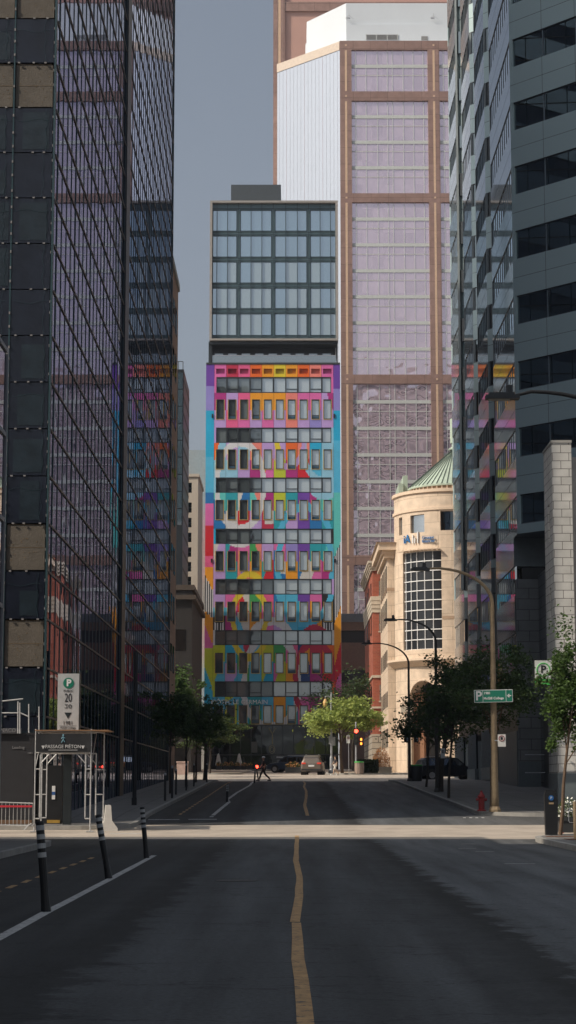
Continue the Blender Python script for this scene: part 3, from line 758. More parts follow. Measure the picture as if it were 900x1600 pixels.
    for k, (ya, yb) in enumerate(punch):
        za, zb = zp(ya), zp(yb)
        for c in range(10):
            xm = (C[c] + C[c+1]) / 2; w = MB(); wa, wb = xm - hw, xm + hw
            w.box(wa + .012, HY + .0, zb + .012, wa + .09, HY + .26, za - .012, 0); w.box(wb - .09, HY + .0, zb + .012, wb - .012, HY + .26, za - .012, 0)
            w.box(wa + .09, HY + .0, za - .10, wb - .09, HY + .26, za - .012, 0); w.box(wa + .09, HY + .0, zb + .012, wb - .09, HY + .26, zb + .10, 0)
            w.box(wa - .05, HY - .05, zb - .05, wb + .05, HY + .008, zb + .01, 1)
            w.box(wa - .05, HY - .03, zb + .01, wa + .01, HY + .008, za, 1); w.box(wb - .01, HY - .03, zb + .01, wb + .05, HY + .008, za, 1)
            if c in (1, 3, 6, 8): w.box(wa + .09, HY + .12, zb + .5, wb - .09, HY + .2, zb + .57, 0); w.box(wa + .09, HY + .13, zb + .1, wb - .09, HY + .19, zb + .42, 2)
            fr = w.build('window', [m_frame, mgold, mat('hopper_blue', (.03,.08,.13), .3)], t)
            p = MB(); p.poly([(wa+.05,HY+.21,zb+.05),(wb-.05,HY+.21,zb+.05),(wb-.05,HY+.21,za-.05),(wa+.05,HY+.21,za-.05)])
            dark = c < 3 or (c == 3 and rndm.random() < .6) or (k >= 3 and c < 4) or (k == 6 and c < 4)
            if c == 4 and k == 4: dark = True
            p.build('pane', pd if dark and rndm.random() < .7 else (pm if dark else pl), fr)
    xs0, xs1 = xp(337), xp(518)
    px_ = [xp(v) for v in (337,353.5,371,390,408.5,427,446.5,465.5,484.5,503.5,518)]
    for k, (ya, yb) in enumerate(strips):
        za, zb = zp(ya), zp(yb); bd = MB()
        bd.box(xs0 - .02, HY + .02, za - .13, xs1 + .02, HY + .3, za, 0); bd.box(xs0 - .02, HY + .02, zb, xs1 + .02, HY + .3, zb + .13, 0)
        for i, x in enumerate(px_):
            h = .1 if i % 2 else .07
            bd.box(x - h, HY + .022, zb + .13, x + h, HY + .3, za - .13, 0)
        bd.box(C[0] + .0, HY + .005, zb, xs0 - .02, HY + .3, za, 1, PALL[['pink','lil','lblu','cyan','lil','wht','lime'][k]]); bd.box(xs1 + .02, HY + .005, zb, C[10], HY + .3, za, 1, PALL[['pink','lblu','lblu','blk','lil','wht','org'][k]])
        for i in (1, 3, 6, 8): bd.box(px_[i] + .1, HY + .1, zb + .5, px_[i+1] - .08, HY + .2, zb + .58, 0)
        b = bd.build('window_band', [m_frame, MATS['mural_paint']], t)
        for i in range(10):
            p = MB(); p.poly([(px_[i],HY+.21,zb+.1),(px_[i+1],HY+.21,zb+.1),(px_[i+1],HY+.21,za-.1),(px_[i],HY+.21,za-.1)])
            lim = 4 if k < 4 else 5
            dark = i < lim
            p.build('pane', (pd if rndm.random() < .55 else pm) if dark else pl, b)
    # terrace storey
    tr = MB(); za, zb = zp(534), zp(569.5)
    tr.box(xp(324.5), HY + 2.2, zb, X1 - .6, 267, za, 0); tr.box(X0 + .3, HY + .1, zb, xp(329), HY + 2, za, 0); tr.box(xp(527), HY + .1, zb, X1 - .3, HY + 2, za, 0); tr.box(xp(324.5), HY - .1, zp(538), X1 - .3, HY + 2.2, za, 0)
    tr.box(X0, HY - .06, zmt, X1, HY + .1, zmt + .25, 1)
    tr.build('terrace_storey', [m_frame, m_dark], t)
    tw = MB()
    for c in range(9): xa = xp(333 + c * 21.5); tw.box(xa, HY + 2.1, zp(556), xa + 1.1, HY + 2.19, zp(547))
    tw.build('terrace_glazing', pl, t)
    rl = MB(); rl.box(xp(330), HY + .22, zmt + .2, xp(526), HY + .26, zp(555), 0); rl.box(xp(330), HY + .2, zp(555), xp(526), HY + .28, zp(554.3), 1)
    rl.build('glass_balustrade', [glassy('balustrade_glass', (.6,.65,.68), (.16,.19,.2), .5, .05), m_galv], t)
    # glass box
    zt, zb = zp(315), zp(533); gx0, gx1 = xp(325.5), xp(529.5)
    rim = mat('box_rim', (.30,.28,.26), .5); tealf = mat('spandrel_teal', (.11,.18,.205), .3, var=.1); 
    bx = MB(); bx.box(gx0, HY + .1, zb, gx1, 266, zt, 1)
    bx.box(gx0, HY - .5, zb, gx0 + .3, HY + .1, zt, 0); bx.box(gx1 - .3, HY - .5, zb, gx1, HY + .1, zt, 0); bx.box(gx0, HY - .504, zt - .28, gx1, HY + .1, zt + .003, 0); bx.box(gx0, HY - .504, zb - .003, gx1, HY + .1, zb + .25, 0)
    bx.build('glass_box_frame', [rim, tealf], t)
    m_boxf = mat('box_window_frame', (.045,.075,.088), .35)
    cols = [xp(300 + v / 3.46 - 1) for v in (105,130,188,249,318,378,441,510,574,636,700,757,787)]
    rows = [(328.5,361),(368.5,401.5),(409,442),(450,482),(490,524)]
    gb = [glassy('box_glass_sky', (.8,.92,1.0), (.11,.17,.21), .55, .03, wave=.06, wscale=.3), glassy('box_glass_curtain', (.8,.88,.95), (.27,.34,.36), .4, .03)]
    bays = [(0,3),(3,6),(6,9),(9,12)]
    for r, (ya, yb) in enumerate(rows):
        for bi, (i0, i1) in enumerate(bays):
            xa, xb = cols[i0] + (.2 if i0 else 0), cols[i1] - (.2 if i1 < 12 else 0); za, z2 = zp(ya), zp(yb)
            w = MB(); w.box(xa, HY + .02, za - .07, xb, HY + .098, za + .04, 0); w.box(xa, HY + .02, z2 - .04, xb, HY + .098, z2 + .07, 0)
            for i in range(i0, i1 + 1): xx = min(max(cols[i], xa + .05), xb - .05); w.box(xx - .05, HY + .015, z2 + .07, xx + .05, HY + .098, za - .07, 0)
            w = w.build('window', m_boxf, t)
            for i in range(i0, i1):
                p = MB(); p.poly([(max(cols[i],xa),HY+.07,z2),(min(cols[i+1],xb),HY+.07,z2),(min(cols[i+1],xb),HY+.07,za),(max(cols[i],xa),HY+.07,za)])
                p.build('pane', gb[0] if r < 2 or rndm.random() < .22 else gb[1], w)
    mu = MB()
    for x in cols[1:-1]: mu.box(x - .045, HY - .12, zb + .25, x + .045, HY + .014, zt - .28)
    for (ya, yb) in [(315,327.5)] + [(a[1], b[0]) for a, b in zip(rows, rows[1:])] + [(524.5,530)]: mu.box(gx0 + .3, HY - .06, zp(yb) + .1, gx1 - .3, HY + .012, zp(yb) + .2); mu.box(gx0 + .3, HY - .06, zp(ya) - .2, gx1 - .3, HY + .012, zp(ya) - .12)
    mu.build('mullion_grid', m_boxf, t)
    mc = MB(); mc.box(xat(361, 255, 300), 255, zat(325, 255), xat(439, 255, 300), 264, zat(288.5, 255)); mc.build('plant_room', mat('plant_grey', (.05,.06,.07), .6), t)
    # street storey
    st = MB(); st.box(X0 + .4, HY + .3, gz(HY) - .3, X1 - .4, 267, zmb, 0)
    for k in range(12): x = X0 + .6 + k * 1.35; st.box(x - .04, HY + .2, gz(HY), x + .04, HY + .3, zmb, 1)
    st.box(X0 + .2, HY - .8, zp(1180) , X1 - .2, HY + .3, zp(1178.6), 1)
    st.box(X0 + .1, HY - .05, zmb - .12, X1 - .1, HY + .5, zmb - .003, 1)
    st.build('street_storey', [glassy('lobby_glass', (.25,.27,.28), (.006,.007,.007), .5, .04, wave=.8, wscale=.35), m_dark], t)
    de = MB()
    for (x, y, r) in ((425,1171,6.0),(425,1171,3.6)):
        c = atY(x, y, HY + .15); rr_ = r * .082
        de.path([(c.x + rr_*.75*math.cos(a), HY + .15, c.z + rr_*math.sin(a)) for a in [2*math.pi*k/24 for k in range(25)]], [.035]*25, 5)
    for q in ((420,1137,425,1146),(431,1137,426,1146),(425.5,1146,425.5,1163)):
        a = atY(q[0], q[1], HY + .15); b = atY(q[2], q[3], HY + .15); de.tube(a, b, .06, .06, 5)
    de.build('wall_ornament', mat('ornament', (.28,.24,.13), .6), t)
    dp = MB(); a = atY(393, 1159, HY + .18); b = atY(402, 1176, HY + .18); dp.box(a.x, HY + .17, b.z, b.x, HY + .21, a.z, 0); dp.build('lobby_panel', mat('panel_grey', (.10,.10,.085), .6), t)
    ent = MB(); a = atY(432, 1182, HY - .82); b = atY(447, 1184.5, HY - .82); ent.box(a.x, HY - .84, b.z, b.x, HY - .81, a.z, 0); a = atY(433, 1187, HY); b = atY(440, 1195, HY); ent.box(a.x, HY + .1, b.z, b.x, HY + .18, a.z, 1); ent.build('entrance_sign', [m_galv, mat('poster_grey', (.25,.28,.3), .5)], t)
    tx = MB(); c0 = atY(369, 1097.3, HY); tx.text('HÔTEL LE GERMAIN', .80, FACE(c0.x + .45, HY - .12, c0.z), depth=.08); 
    tx.text('19', .8, FACE(xp(334.5), HY - .12, c0.z), depth=.08); tx.build('lettering', mat('letter_white', (.75,.75,.76), .4), t)
    lt = MB()
    for px in (330.8, 523): 
        for py in (650, 876):
            lt.box(xp(px) - .09, HY - .12, zp(py + 3), xp(px) + .09, HY - .002, zp(py - 3))
    lt.build('wall_lights', m_black, t)
hotel()

# ---- pink granite and glass skyscraper behind
def pink_glass(name, gl, base, k, wave):
    m = bpy.data.materials.new(name); m.use_nodes = True; n = m.node_tree.nodes; l = m.node_tree.links; n.remove(n['Principled BSDF'])
    g = n.new('ShaderNodeBsdfGlossy'); g.inputs['Color'].default_value = (*gl, 1); g.inputs['Roughness'].default_value = .012
    d = n.new('ShaderNodeBsdfDiffuse'); d.inputs['Color'].default_value = (*base, 1); mx = n.new('ShaderNodeMixShader'); mx.inputs[0].default_value = k
    l.new(d.outputs[0], mx.inputs[1]); l.new(g.outputs[0], mx.inputs[2]); l.new(mx.outputs[0], n['Material Output'].inputs['Surface'])
    t2 = n.new('ShaderNodeTexCoord'); vm = n.new('ShaderNodeVectorMath'); vm.operation = 'DIVIDE'; vm.inputs[1].default_value = (1.6, 50, 1.87); l.new(t2.outputs['Object'], vm.inputs[0])
    vf = n.new('ShaderNodeVectorMath'); vf.operation = 'FLOOR'; l.new(vm.outputs[0], vf.inputs[0]); wnz = n.new('ShaderNodeTexWhiteNoise'); l.new(vf.outputs[0], wnz.inputs['Vector'])
    mr2 = n.new('ShaderNodeMapRange'); mr2.inputs[3].default_value = .80; mr2.inputs[4].default_value = 1.12; l.new(wnz.outputs['Value'], mr2.inputs[0])
    mm = n.new('ShaderNodeMix'); mm.data_type = 'RGBA'; mm.blend_type = 'MULTIPLY'; mm.inputs[0].default_value = 1; mm.inputs[6].default_value = (*base, 1); l.new(mr2.outputs[0], mm.inputs[7]); l.new(mm.outputs[2], d.inputs['Color'])
    tc = n.new('ShaderNodeTexCoord'); no = n.new('ShaderNodeTexNoise'); no.inputs['Scale'].default_value = .42; no.inputs['Detail'].default_value = 1.0
    l.new(tc.outputs['Object'], no.inputs['Vector'])
    bp = n.new('ShaderNodeBump'); bp.inputs['Strength'].default_value = wave; bp.inputs['Distance'].default_value = .12
    l.new(no.outputs['Fac'], bp.inputs['Height']); l.new(bp.outputs[0], g.inputs['Normal']); return m
m_pkg = pink_glass('rose_mirror_glass', (1.0,.82,.88), (.56,.46,.53), .62, .6)
m_pink = block_mat('rose_granite', (.29,.185,.155), (.25,.155,.13), (.13,.08,.065), 2.6, 2.6, .03, offset=0, rough=.4, bump=0)
m_pinks = mat('rose_granite_stripe', (.60,.42,.29), .5)
m_pmul = mat('pale_mullion', (.50,.52,.51), .5, var=.06)
m_pwhite = mat('white_panel_roof', (.60,.64,.68), .5, var=.05, scale=.2)
PY = 285.0
def pink_tower():
    t = empty('rose_skyscraper', (30, PY, gz(PY)), 'tall rose granite skyscraper with lilac mirror glass in big square frames', 'skyscraper')
    zp = lambda y: zat(y, PY); XF0 = xat(532.5, PY, 500); xp = lambda x: xat(x, PY, 500)
    beams = [(65,79),(144,158.5),(303,317),(586,600.5),(868,883),(1130,1160)]
    bay = xp(672) - xp(551); cw = xp(551) - xp(532.5)
    cols = [XF0 + k * (bay + cw) for k in range(0, 6)]; XF1 = cols[-1] + cw
    ztop = zp(65); z0 = gz(PY) - 1
    fr = MB()
    for c in cols:
        fr.box(c, PY - .35, z0, c + cw, PY + .5, ztop)
    for (a, b) in beams: 
        for c0, c1 in zip(cols, cols[1:]): fr.box(c0 + cw, PY - .35, zp(b), c1, PY + .5, zp(a))
    fr.build('granite_frame', m_pink, t)
    stp = MB()
    for c in cols:
        prev = ztop
        xm = c + cw * .52
        for (a, b) in beams:
            if prev != ztop: stp.box(xm - .16, PY - .37, zp(a) + .05, xm + .16, PY - .36, prev - .1)
            zm = (zp(a) + zp(b)) / 2; stp.box(xm - .14, PY - .38, zm - .14, xm + .14, PY - .352, zm + .14); prev = zp(b)
    stp.build('granite_stripes', m_pinks, t)
    fh = (zp(393.5) - zp(434)) ; zref = zp(183)   # one sill band level
    sub = [0, .19*1, .40, .62, .72, .96]
    for (a, b), (a2, b2) in zip(beams, beams[1:]):
        zt, zb = zp(b), zp(a2)
        for c0, c1 in zip(cols, cols[1:]):
            x0, x1 = c0 + cw, c1; g = MB()
            g.poly([(x0, PY, zb), (x1, PY, zb), (x1, PY, zt), (x0, PY, zt)]); w = g.build('window_field', m_pkg, t)
            mu = MB()
            for px in (557.5,574,592,608,616,633,649,665): x = x0 + (xp(px) - xp(551)); mu.box(x - .045, PY - .07, zb, x + .045, PY - .002, zt)
            k = -16
            while k < 30:
                z = zref - fh * k
                if zb + .4 < z < zt - .4: mu.box(x0, PY - .10, z - .26, x1, PY - .075, z + .26)
                z2 = z - fh * .36
                if zb + .4 < z2 < zt - .4: mu.box(x0, PY - .08, z2 - .05, x1, PY - .072, z2 + .05)
                k += 1
            mu.build('mullions', m_pmul, w)
    # splayed left wing of pale glass, running back at 45 degrees
    XL0 = xp(433.5); dY = 9.5; Pa, Pb = Vector((xat(433, PY + dY, 400), PY + dY)), Vector((XF0, PY))
    ws = MB(); zta, ztb = zat(101, PY + dY), ztop
    ws.poly([(Pa.x, Pa.y, z0), (Pb.x, Pb.y, z0), (Pb.x, Pb.y, ztb), (Pa.x, Pa.y, ztb)])
    wing = ws.build('splayed_wing', glassy('pale_wing_glass', (.8,.85,.92), (.37,.40,.46), .33, .18), t)
    ws = MB(); d = (Pb - Pa); L = d.length; N = Vector((-d.y, d.x)) if Vector((-d.y, d.x)).y < 0 else Vector((d.y, -d.x)); M = PM(Pa.x, Pa.y, N)
    if Vector((M[0][0], M[1][0])).dot(d) < 0: M[0][3], M[1][3] = Pb.x, Pb.y
    ws.M = M; k = 0; x = .5; rr = random.Random(5)
    while x < L - .2: 
        ws.box(x - .025, -.02, z0, x + .025, -.005, ztb - 1.5, 1 if k % 5 == 2 else 0); x += .78; k += 1
    ws.build('wing_mullions', [mat('wing_line', (.39,.41,.47), .5), mat('wing_line_rose', (.37,.31,.35), .5)], wing)
    q = MB(); q.M = M; q.box(0, -.1, ztb - 1.35, L, .3, ztb + .01); q.build('wing_parapet', mat('tan_parapet', (.55,.46,.38), .6), wing)
    core = MB(); core.prism([(Pa.x + .1, Pa.y + .1), (XF0 + .3, PY + .4), (XF1, PY + .4), (XF1, PY + 40), (Pa.x + .1, PY + 40)], z0, ztop - .3); core.build('core', mat('roof_pale', (.6,.6,.6), .7), t)
    # white plant storeys on the roof
    wy = PY + 5; wz = lambda y: zat(y, wy); wx = lambda x: xat(x, wy, 40)
    wb = MB(); wb.prism([(wx(541), wy), (XF1, wy), (XF1, wy + 12), (wx(478) , wy + 14), (wx(478), wy + 8)], ztop - .5, wz(38), 0)
    wb.prism([(wx(541), wy + .4), (XF1, wy + .4), (XF1, wy + 12), (wx(480), wy + 14), (wx(480), wy + 7.9)], wz(38) + .002, wz(3.5), 0)
    wb.build('roof_storeys', m_pwhite, t)
    lv = MB()
    for k in range(6): z = wz(62) + k * .14 ; lv.box(wx(572), wy - .1, z, wx(622), wy - .02, z + .07, 0)
    for x in (572, 588, 605, 621): lv.box(wx(x) - .05, wy - .12, wz(63), wx(x) + .05, wy - .101, wz(53.5), 1)
    lv.box(wx(658), wy - .08, wz(63), wx(668), wy - .02, wz(57), 0)
    lv.build('louvres', [mat('louvre_grey', (.22,.22,.22), .6), m_pmul], t)
    an = MB()
    for px in (545, 677):
        c = Vector((wx(px), wy - .3, wz(31)))
        an.tube(c, c + Vector((0, 0, .95)), .05); an.tube(c + Vector((-.55, 0, .1)), c + Vector((0, 0, .6)), .03); an.tube(c + Vector((.7, 0, .05)), c + Vector((0, 0, .6)), .03)
        an.box(c.x - .35, c.y - .05, c.z + .12, c.x + .2, c.y + .35, c.z + .28)
    an.build('window_cleaning_davits', m_galv, t)
    # rear, taller mass of the same tower
    ry = PY + 26; rx = lambda x: xat(x, ry, 60); rz = lambda y: zat(y, ry)
    rb = MB(); rb.box(rx(428), ry + .4, z0, rx(900), ry + 30, rz(-260)); rb.build('rear_mass', mat('rose_panel', (.47,.28,.23), .5, var=.06, scale=.4), t)
    rf = MB(); rf.box(rx(427), ry - .1, z0, rx(434), ry + .6, rz(-260)); rf.box(rx(438.5), ry - .1, z0, rx(445), ry + .6, rz(-260)); rf.box(rx(445) + .001, ry, rz(17), rx(900), ry + .5, rz(3)); rf.build('rear_frame', m_pink, t)
    rs = MB(); rs.box(rx(434) + .001, ry - .05, z0, rx(438.5) - .001, ry + .5, rz(-260)); rs.build('rear_stripe', m_pinks, t)
pink_tower()
def podium():
    Y = 268; t = empty('brown_podium', (xat(552, Y), Y, gz(Y)), 'low brown banded building between the hotel and the red brick block', 'building')
    x0, x1 = xat(533.5, Y, 1000), xat(600, Y, 1000); zp = lambda y: zat(y, Y)
    m = mat('brown_band', (.20,.13,.095), .8, var=.15)
    b = MB(); b.box(x0, Y, gz(Y) - .3, x1, Y + 12, zp(1004), 0); b.box(x0, Y + .02, zp(985), x1, Y + 12, zp(972), 0); b.build('wall', m, t)
    d = MB(); d.box(x0, Y + .5, zp(1004), x1, Y + 11.9, zp(985), 0); d.box(x0, Y - .02, zp(1068), x1, Y + .01, zp(1047), 0); d.build('window_bands', m_black, t)
    r = MB(); r.box(x0, Y - .1, zp(972) + .001, x1, Y + 12, zp(959)); r.build('parapet', mat('parapet_metal', (.16,.18,.20), .5), t)
podium()
# ---- red brick building
m_brick = block_mat('red_brick', (.36,.085,.045), (.30,.07,.04), (.30,.16,.11), .45, .16, .012, rough=.85)
m_lime_st = mat('limestone_trim', (.52,.45,.36), .8, var=.12)
m_rust = block_mat('rusticated_limestone', (.44,.39,.32), (.38,.34,.28), (.14,.12,.10), 1.6, .62, .05)
def brick():
    Y = 205; t = empty('red_brick_building', (9, Y, gz(Y)), 'red brick building with limestone bands and a rusticated stone base', 'building')
    x0 = xat(583, Y, 1050); x1 = 16; zp = lambda y: zat(y, Y); zt = zp(880); base = zp(1147)
    wins = [(907,931),(958,986),(1070,1095),(1118,1140)]
    b = MB(); b.box(x0, Y + .35, base, x1, 227, zt)
    wx0, wx1 = xat(593, Y, 1050), xat(593, Y, 1050) + 1.3; zc = zt
    b.box(x0, Y, base, wx0, Y + .35, zt); b.box(wx1, Y, base, x1, Y + .35, zt)
    for a, c in wins: b.box(wx0, Y, zp(a), wx1, Y + .35, zc); zc = zp(c)
    b.box(wx0, Y, base, wx1, Y + .35, zc); b.build('brick_wall', m_brick, t)
    for a, c in wins:
        w = MB(); w.box(wx0, Y + .2, zp(c), wx1, Y + .34, zp(a), 0); w.box(wx0, Y + .1, (zp(a)+zp(c))/2 - .05, wx1, Y + .2, (zp(a)+zp(c))/2 + .05, 1); w.box(wx0 + .6, Y + .11, zp(c), wx0 + .68, Y + .2, zp(a), 1)
        w.box(wx0 - .1, Y - .1, zp(c) - .15, wx1 + .1, Y + .05, zp(c), 1)
        w.build('window', [glassy('brick_pane', (.6,.65,.7), (.12,.14,.16), .5, .03), m_lime_st], t)
        for yy in (208, 213, 218, 223):
            w = MB(); w.box(x0 - .05, yy, zp(c), x0 + .02, yy + 1.3, zp(a)); w.box(x0 - .1, yy - .1, zp(c) - .2, x0, yy + 1.4, zp(c)); w.build('window', [m_wdark], t)
    for nm, a, c, o in (('cornice',877,892,.5),('frieze',932,957,.22),('band',1055,1059,.12),('band',1104,1107,.12)):
        q = MB(); 
        if nm in ('cornice','frieze'):
            for s in range(4): za = zp(a) + (zp(c)-zp(a))*s/4; zb = zp(a) + (zp(c)-zp(a))*(s+1)/4; oo = o * (1 - s*.22); q.box(x0 - oo, Y - oo, zb + .002, x1, 227, za)
        else: q.box(x0 - o, Y - o, zp(c), x1, 227, zp(a))
        q.build(nm, m_lime_st, t)
    q = MB(); q.box(x0 - .05, Y + .05, zt + .3, x1, 226.9, zp(871)); q.build('parapet', m_brick, t)
    q = MB(); q.box(x0 - .15, Y - .15, gz(Y) - .3, x1, 227, base - .001); q.build('stone_base', m_rust, t)
brick()
# ---- round-cornered pale stone building with a copper cone
m_sand = block_mat('sand_stone', (.64,.51,.39), (.60,.475,.36), (.36,.27,.19), 1.9, 1.25, .018, rough=.75, bump=.15)
m_sandd = mat('sand_trim', (.64,.50,.375), .75, var=.1)
m_copper = mat('verdigris_copper', (.38,.46,.38), .55, var=.2, scale=1.2, streak=True)
m_cwall = mat('lantern_wood', (.30,.20,.12), .7, var=.2)
def round_building():
    CX, CY, RR = xat(713, 190, 1100), 190.0, 5.95; Yf = CY - RR
    t = empty('round_stone_building', (CX, CY, gz(CY)), 'pale sandstone building with a round corner, arched entrance and green copper cone', 'building')
    zp = lambda y: zat(y, Yf)
    def P(phi, r): return (CX - r * math.sin(phi), CY - r * math.cos(phi))
    def phi_of(px, r=RR): 
        lo, hi = -1.4, 1.5
        for _ in range(40):
            mid = (lo + hi) / 2; x, y = P(mid, r); u = 454 + F_PX * x / y
            if u < px: hi = mid
            else: lo = mid
        return (lo + hi) / 2
    holes = [(phi_of(630.5), phi_of(691), zp(1013), zp(859), 'grid'), (phi_of(643), phi_of(665), zp(829), zp(801), 'w'), (phi_of(690), phi_of(722), zp(828), zp(798), 'w'), (phi_of(625), phi_of(630), zp(829), zp(801), 'w')]
    arch = (phi_of(640), phi_of(686)); za_sp = zp(1092); za_top = zp(1063)
    def wall_mesh(name, r, z0, z1, m, hl, thick=.3):
        hs_ = sorted(set([R(-80), R(85)] + [h for q in hl for h in q[:2]])); zs = sorted(set([z0, z1] + [v for q in hl for v in q[2:4]])); w = MB()
        ph = []
        for a, b in zip(hs_, hs_[1:]):
            n = max(1, int((b - a) / R(4))); ph += [a + (b - a) * k / n for k in range(n)]
        ph.append(hs_[-1])
        for a, b in zip(ph, ph[1:]):
            for c, d in zip(zs, zs[1:]):
                mid, zm = (a + b) / 2, (c + d) / 2
                if any(min(q[0], q[1]) < mid < max(q[0], q[1]) and q[2] < zm < q[3] for q in hl): continue
                pa, pb = P(a, r), P(b, r); w.poly([(*pa, c), (*pb, c), (*pb, d), (*pa, d)])
        for q in hl:     # reveals
            a0, a1 = q[0], q[1]; n = 10; A = [a0 + (a1 - a0) * k / n for k in range(n + 1)]
            for s in (q[2], q[3]):
                for a, b in zip(A, A[1:]): w.poly([(*P(a, r), s), (*P(b, r), s), (*P(b, r - thick), s), (*P(a, r - thick), s)])
            for a in (a0, a1): w.poly([(*P(a, r), q[2]), (*P(a, r), q[3]), (*P(a, r - thick), q[3]), (*P(a, r - thick), q[2])])
        return w.build(name, m, t)
    zbelt, ztop = zp(1036), zp(768)
    wall_mesh('drum_wall', RR, zbelt, ztop, m_sand, holes)
    for a0, a1, z0, z1, kd in holes:
        w = MB(); n = 14; A = [a0 + (a1 - a0) * k / n for k in range(n + 1)]; rg = RR - .25
        for a, b in zip(A, A[1:]): w.poly([(*P(a, rg), z0), (*P(b, rg), z0), (*P(b, rg), z1), (*P(a, rg), z1)], 0)
        if kd == 'grid':
            for k in range(6): a = a0 + (a1 - a0) * k / 5 if False else phi_of([630.8,636,644,653,665,678][k], rg) ; w.tube((*P(a, rg + .06), z0), (*P(a, rg + .06), z1), .06, m=1, n=4)
            for k in range(11):
                z = z0 + (z1 - z0) * k / 10
                w.path([(*P(a, rg + .06), z) for a in A], [.055] * len(A), 4, 1)
        w.build('window', [mat('tall_window_glass', (.012,.014,.018), .3) if kd == 'grid' else m_wdark if a0 < R(25) else glassy('brick_pane', (0,0,0), (0,0,0)), m_white if kd == 'grid' else m_frame], t)
    def ring(name, prof, m, a0=R(-85), a1=R(88)):
        w = MB(); n = 44; A = [a0 + (a1 - a0) * k / n for k in range(n + 1)]
        for (r0, z0), (r1, z1) in zip(prof, prof[1:]):
            for a, b in zip(A, A[1:]): w.poly([(*P(a, r0), z0), (*P(b, r0), z0), (*P(b, r1), z1), (*P(a, r1), z1)])
        return w.build(name, m, t)
    ring('belt', [(RR, zp(1040)), (RR + .55, zp(1034)), (RR + .75, zp(1031)), (RR + .75, zp(1027.5)), (RR - .02, zp(1026))], m_sandd)
    ring('upper_belt', [(RR, zp(796)), (RR + .12, zp(795.5)), (RR + .12, zp(791)), (RR, zp(790.5))], m_sandd)
    ring('middle_belt', [(RR + .02, zp(967)), (RR + .03, zp(967)), (RR + .03, zp(962)), (RR, zp(962))], mat('sand_band', (.40,.28,.19), .8), R(-60), phi_of(691.5))
    ring('drum_cap', [(RR, ztop), (RR + .18, ztop + .05), (RR + .18, ztop + .35), (RR - 1.6, ztop + .36)], m_sandd)
    # lower drum with the arch
    z0 = gz(184); ah0, ah1 = arch; lw = MB(); am = (ah0 + ah1) / 2; hw = (ah0 - ah1) / 2; n = 60
    A = [R(85) - (R(165)) * k / 80 for k in range(81)]
    def archtop(a):
        q = (a - am) / hw
        return None if abs(q) >= 1 else za_sp + (za_top - za_sp) * math.sqrt(1 - q * q)
    A = sorted(set(A + [ah0, ah1] + [am + hw * math.cos(math.pi * k / 16) for k in range(17)]))
    for a, b in zip(A, A[1:]):
        ta, tb = archtop(a), archtop(b); mid = archtop((a + b) / 2)
        if mid is None: lw.poly([(*P(a, RR - .05), z0), (*P(b, RR - .05), z0), (*P(b, RR - .05), zp(1036)), (*P(a, RR - .05), zp(1036))])
        else:
            ta = ta or za_sp; tb = tb or za_sp
            lw.poly([(*P(a, RR - .05), ta), (*P(b, RR - .05), tb), (*P(b, RR - .05), zp(1036)), (*P(a, RR - .05), zp(1036))])
            lw.poly([(*P(a, RR - .05), ta), (*P(b, RR - .05), tb), (*P(b, RR - 1.4), tb), (*P(a, RR - 1.4), ta)])
    for a in (ah0, ah1): lw.poly([(*P(a, RR - .05), z0), (*P(a, RR - .05), za_sp), (*P(a, RR - 1.4), za_sp), (*P(a, RR - 1.4), z0)])
    lw.build('lower_wall', m_sand, t)
    ar = MB(); ar.path([(*P(am + hw * 1.03 * math.cos(math.pi * k / 20), RR), za_sp + (za_top - za_sp + .1) * math.sin(math.pi * k / 20)) for k in range(21)], [.12] * 21, 5); ar.build('arch_moulding', m_sandd, t)
    dk = MB(); dk.prism([P(ah0 + .02, RR - 1.4), P(am, RR - 1.3), P(ah1 - .02, RR - 1.4), P(ah1, RR - 1.8), P(ah0, RR - 1.8)], z0, za_top + .1, 0)
    q = (ah0 + am) / 2; dk.build('entrance_glass', mat('entrance_dark', (.012,.011,.011), .3), t)
    ir = MB(); ir.prism([P(ah0, RR - .4), P(ah0 - hw * .55, RR - 1.0), P(ah0 - hw * .55, RR - 1.29), P(ah0, RR - 1.3)], z0, za_sp + .7); ir.build('entrance_lining', mat('rust_stone', (.33,.17,.10), .8), t)
    im = MB(); im.box(P(ah0, RR)[0] - .9, P(ah0, RR)[1] - .5, zp(1112), P(ah0, RR)[0] + .25, P(ah0, RR)[1] + .6, zp(1101)); im.box(P(ah0, RR)[0] - .35, P(ah0, RR)[1] - .25, z0, P(ah0, RR)[0] + .12, P(ah0, RR)[1] + .5, zp(1112) - .002); im.build('impost', m_lime_st, t)
    # cone and lantern wall, ribs
    zl0, ze = ztop + .36, zat(756, CY - RR*.76); rc = RR * .76
    c = MB(); c.lathe((CX, CY, 0), [(rc - .05, zl0), (rc - .05, ze)], 56); c.build('lantern_wall', m_cwall, t)
    c = MB()
    for k in range(56):
        a = 2 * math.pi * k / 56
        c.box(0,0,0,0,0,0) if False else c.tube((CX + (rc+.02)*math.cos(a), CY + (rc+.02)*math.sin(a), zl0), (CX + (rc+.02)*math.cos(a), CY + (rc+.02)*math.sin(a), ze), .08, n=4)
    c.build('lantern_posts', m_sandd, t)['kind'] = 'stuff'
    za = zat(704, CY); c = MB(); c.lathe((CX, CY, 0), [(rc + .12, ze - .1), (rc + .14, ze + .05), (.12, za), (.1, za + .3)], 56, 0); cn = c.build('copper_cone', m_copper, t)
    c = MB()
    for k in range(56):
        a = 2 * math.pi * k / 56; c.tube((CX + (rc+.13)*math.cos(a), CY + (rc+.13)*math.sin(a), ze + .1), (CX + .14*math.cos(a), CY + .14*math.sin(a), za + .05), .045, .02, 4)
    o = c.build('cone_seams', mat('seam_dark', (.05,.075,.06), .6), cn); o['kind'] = 'stuff'
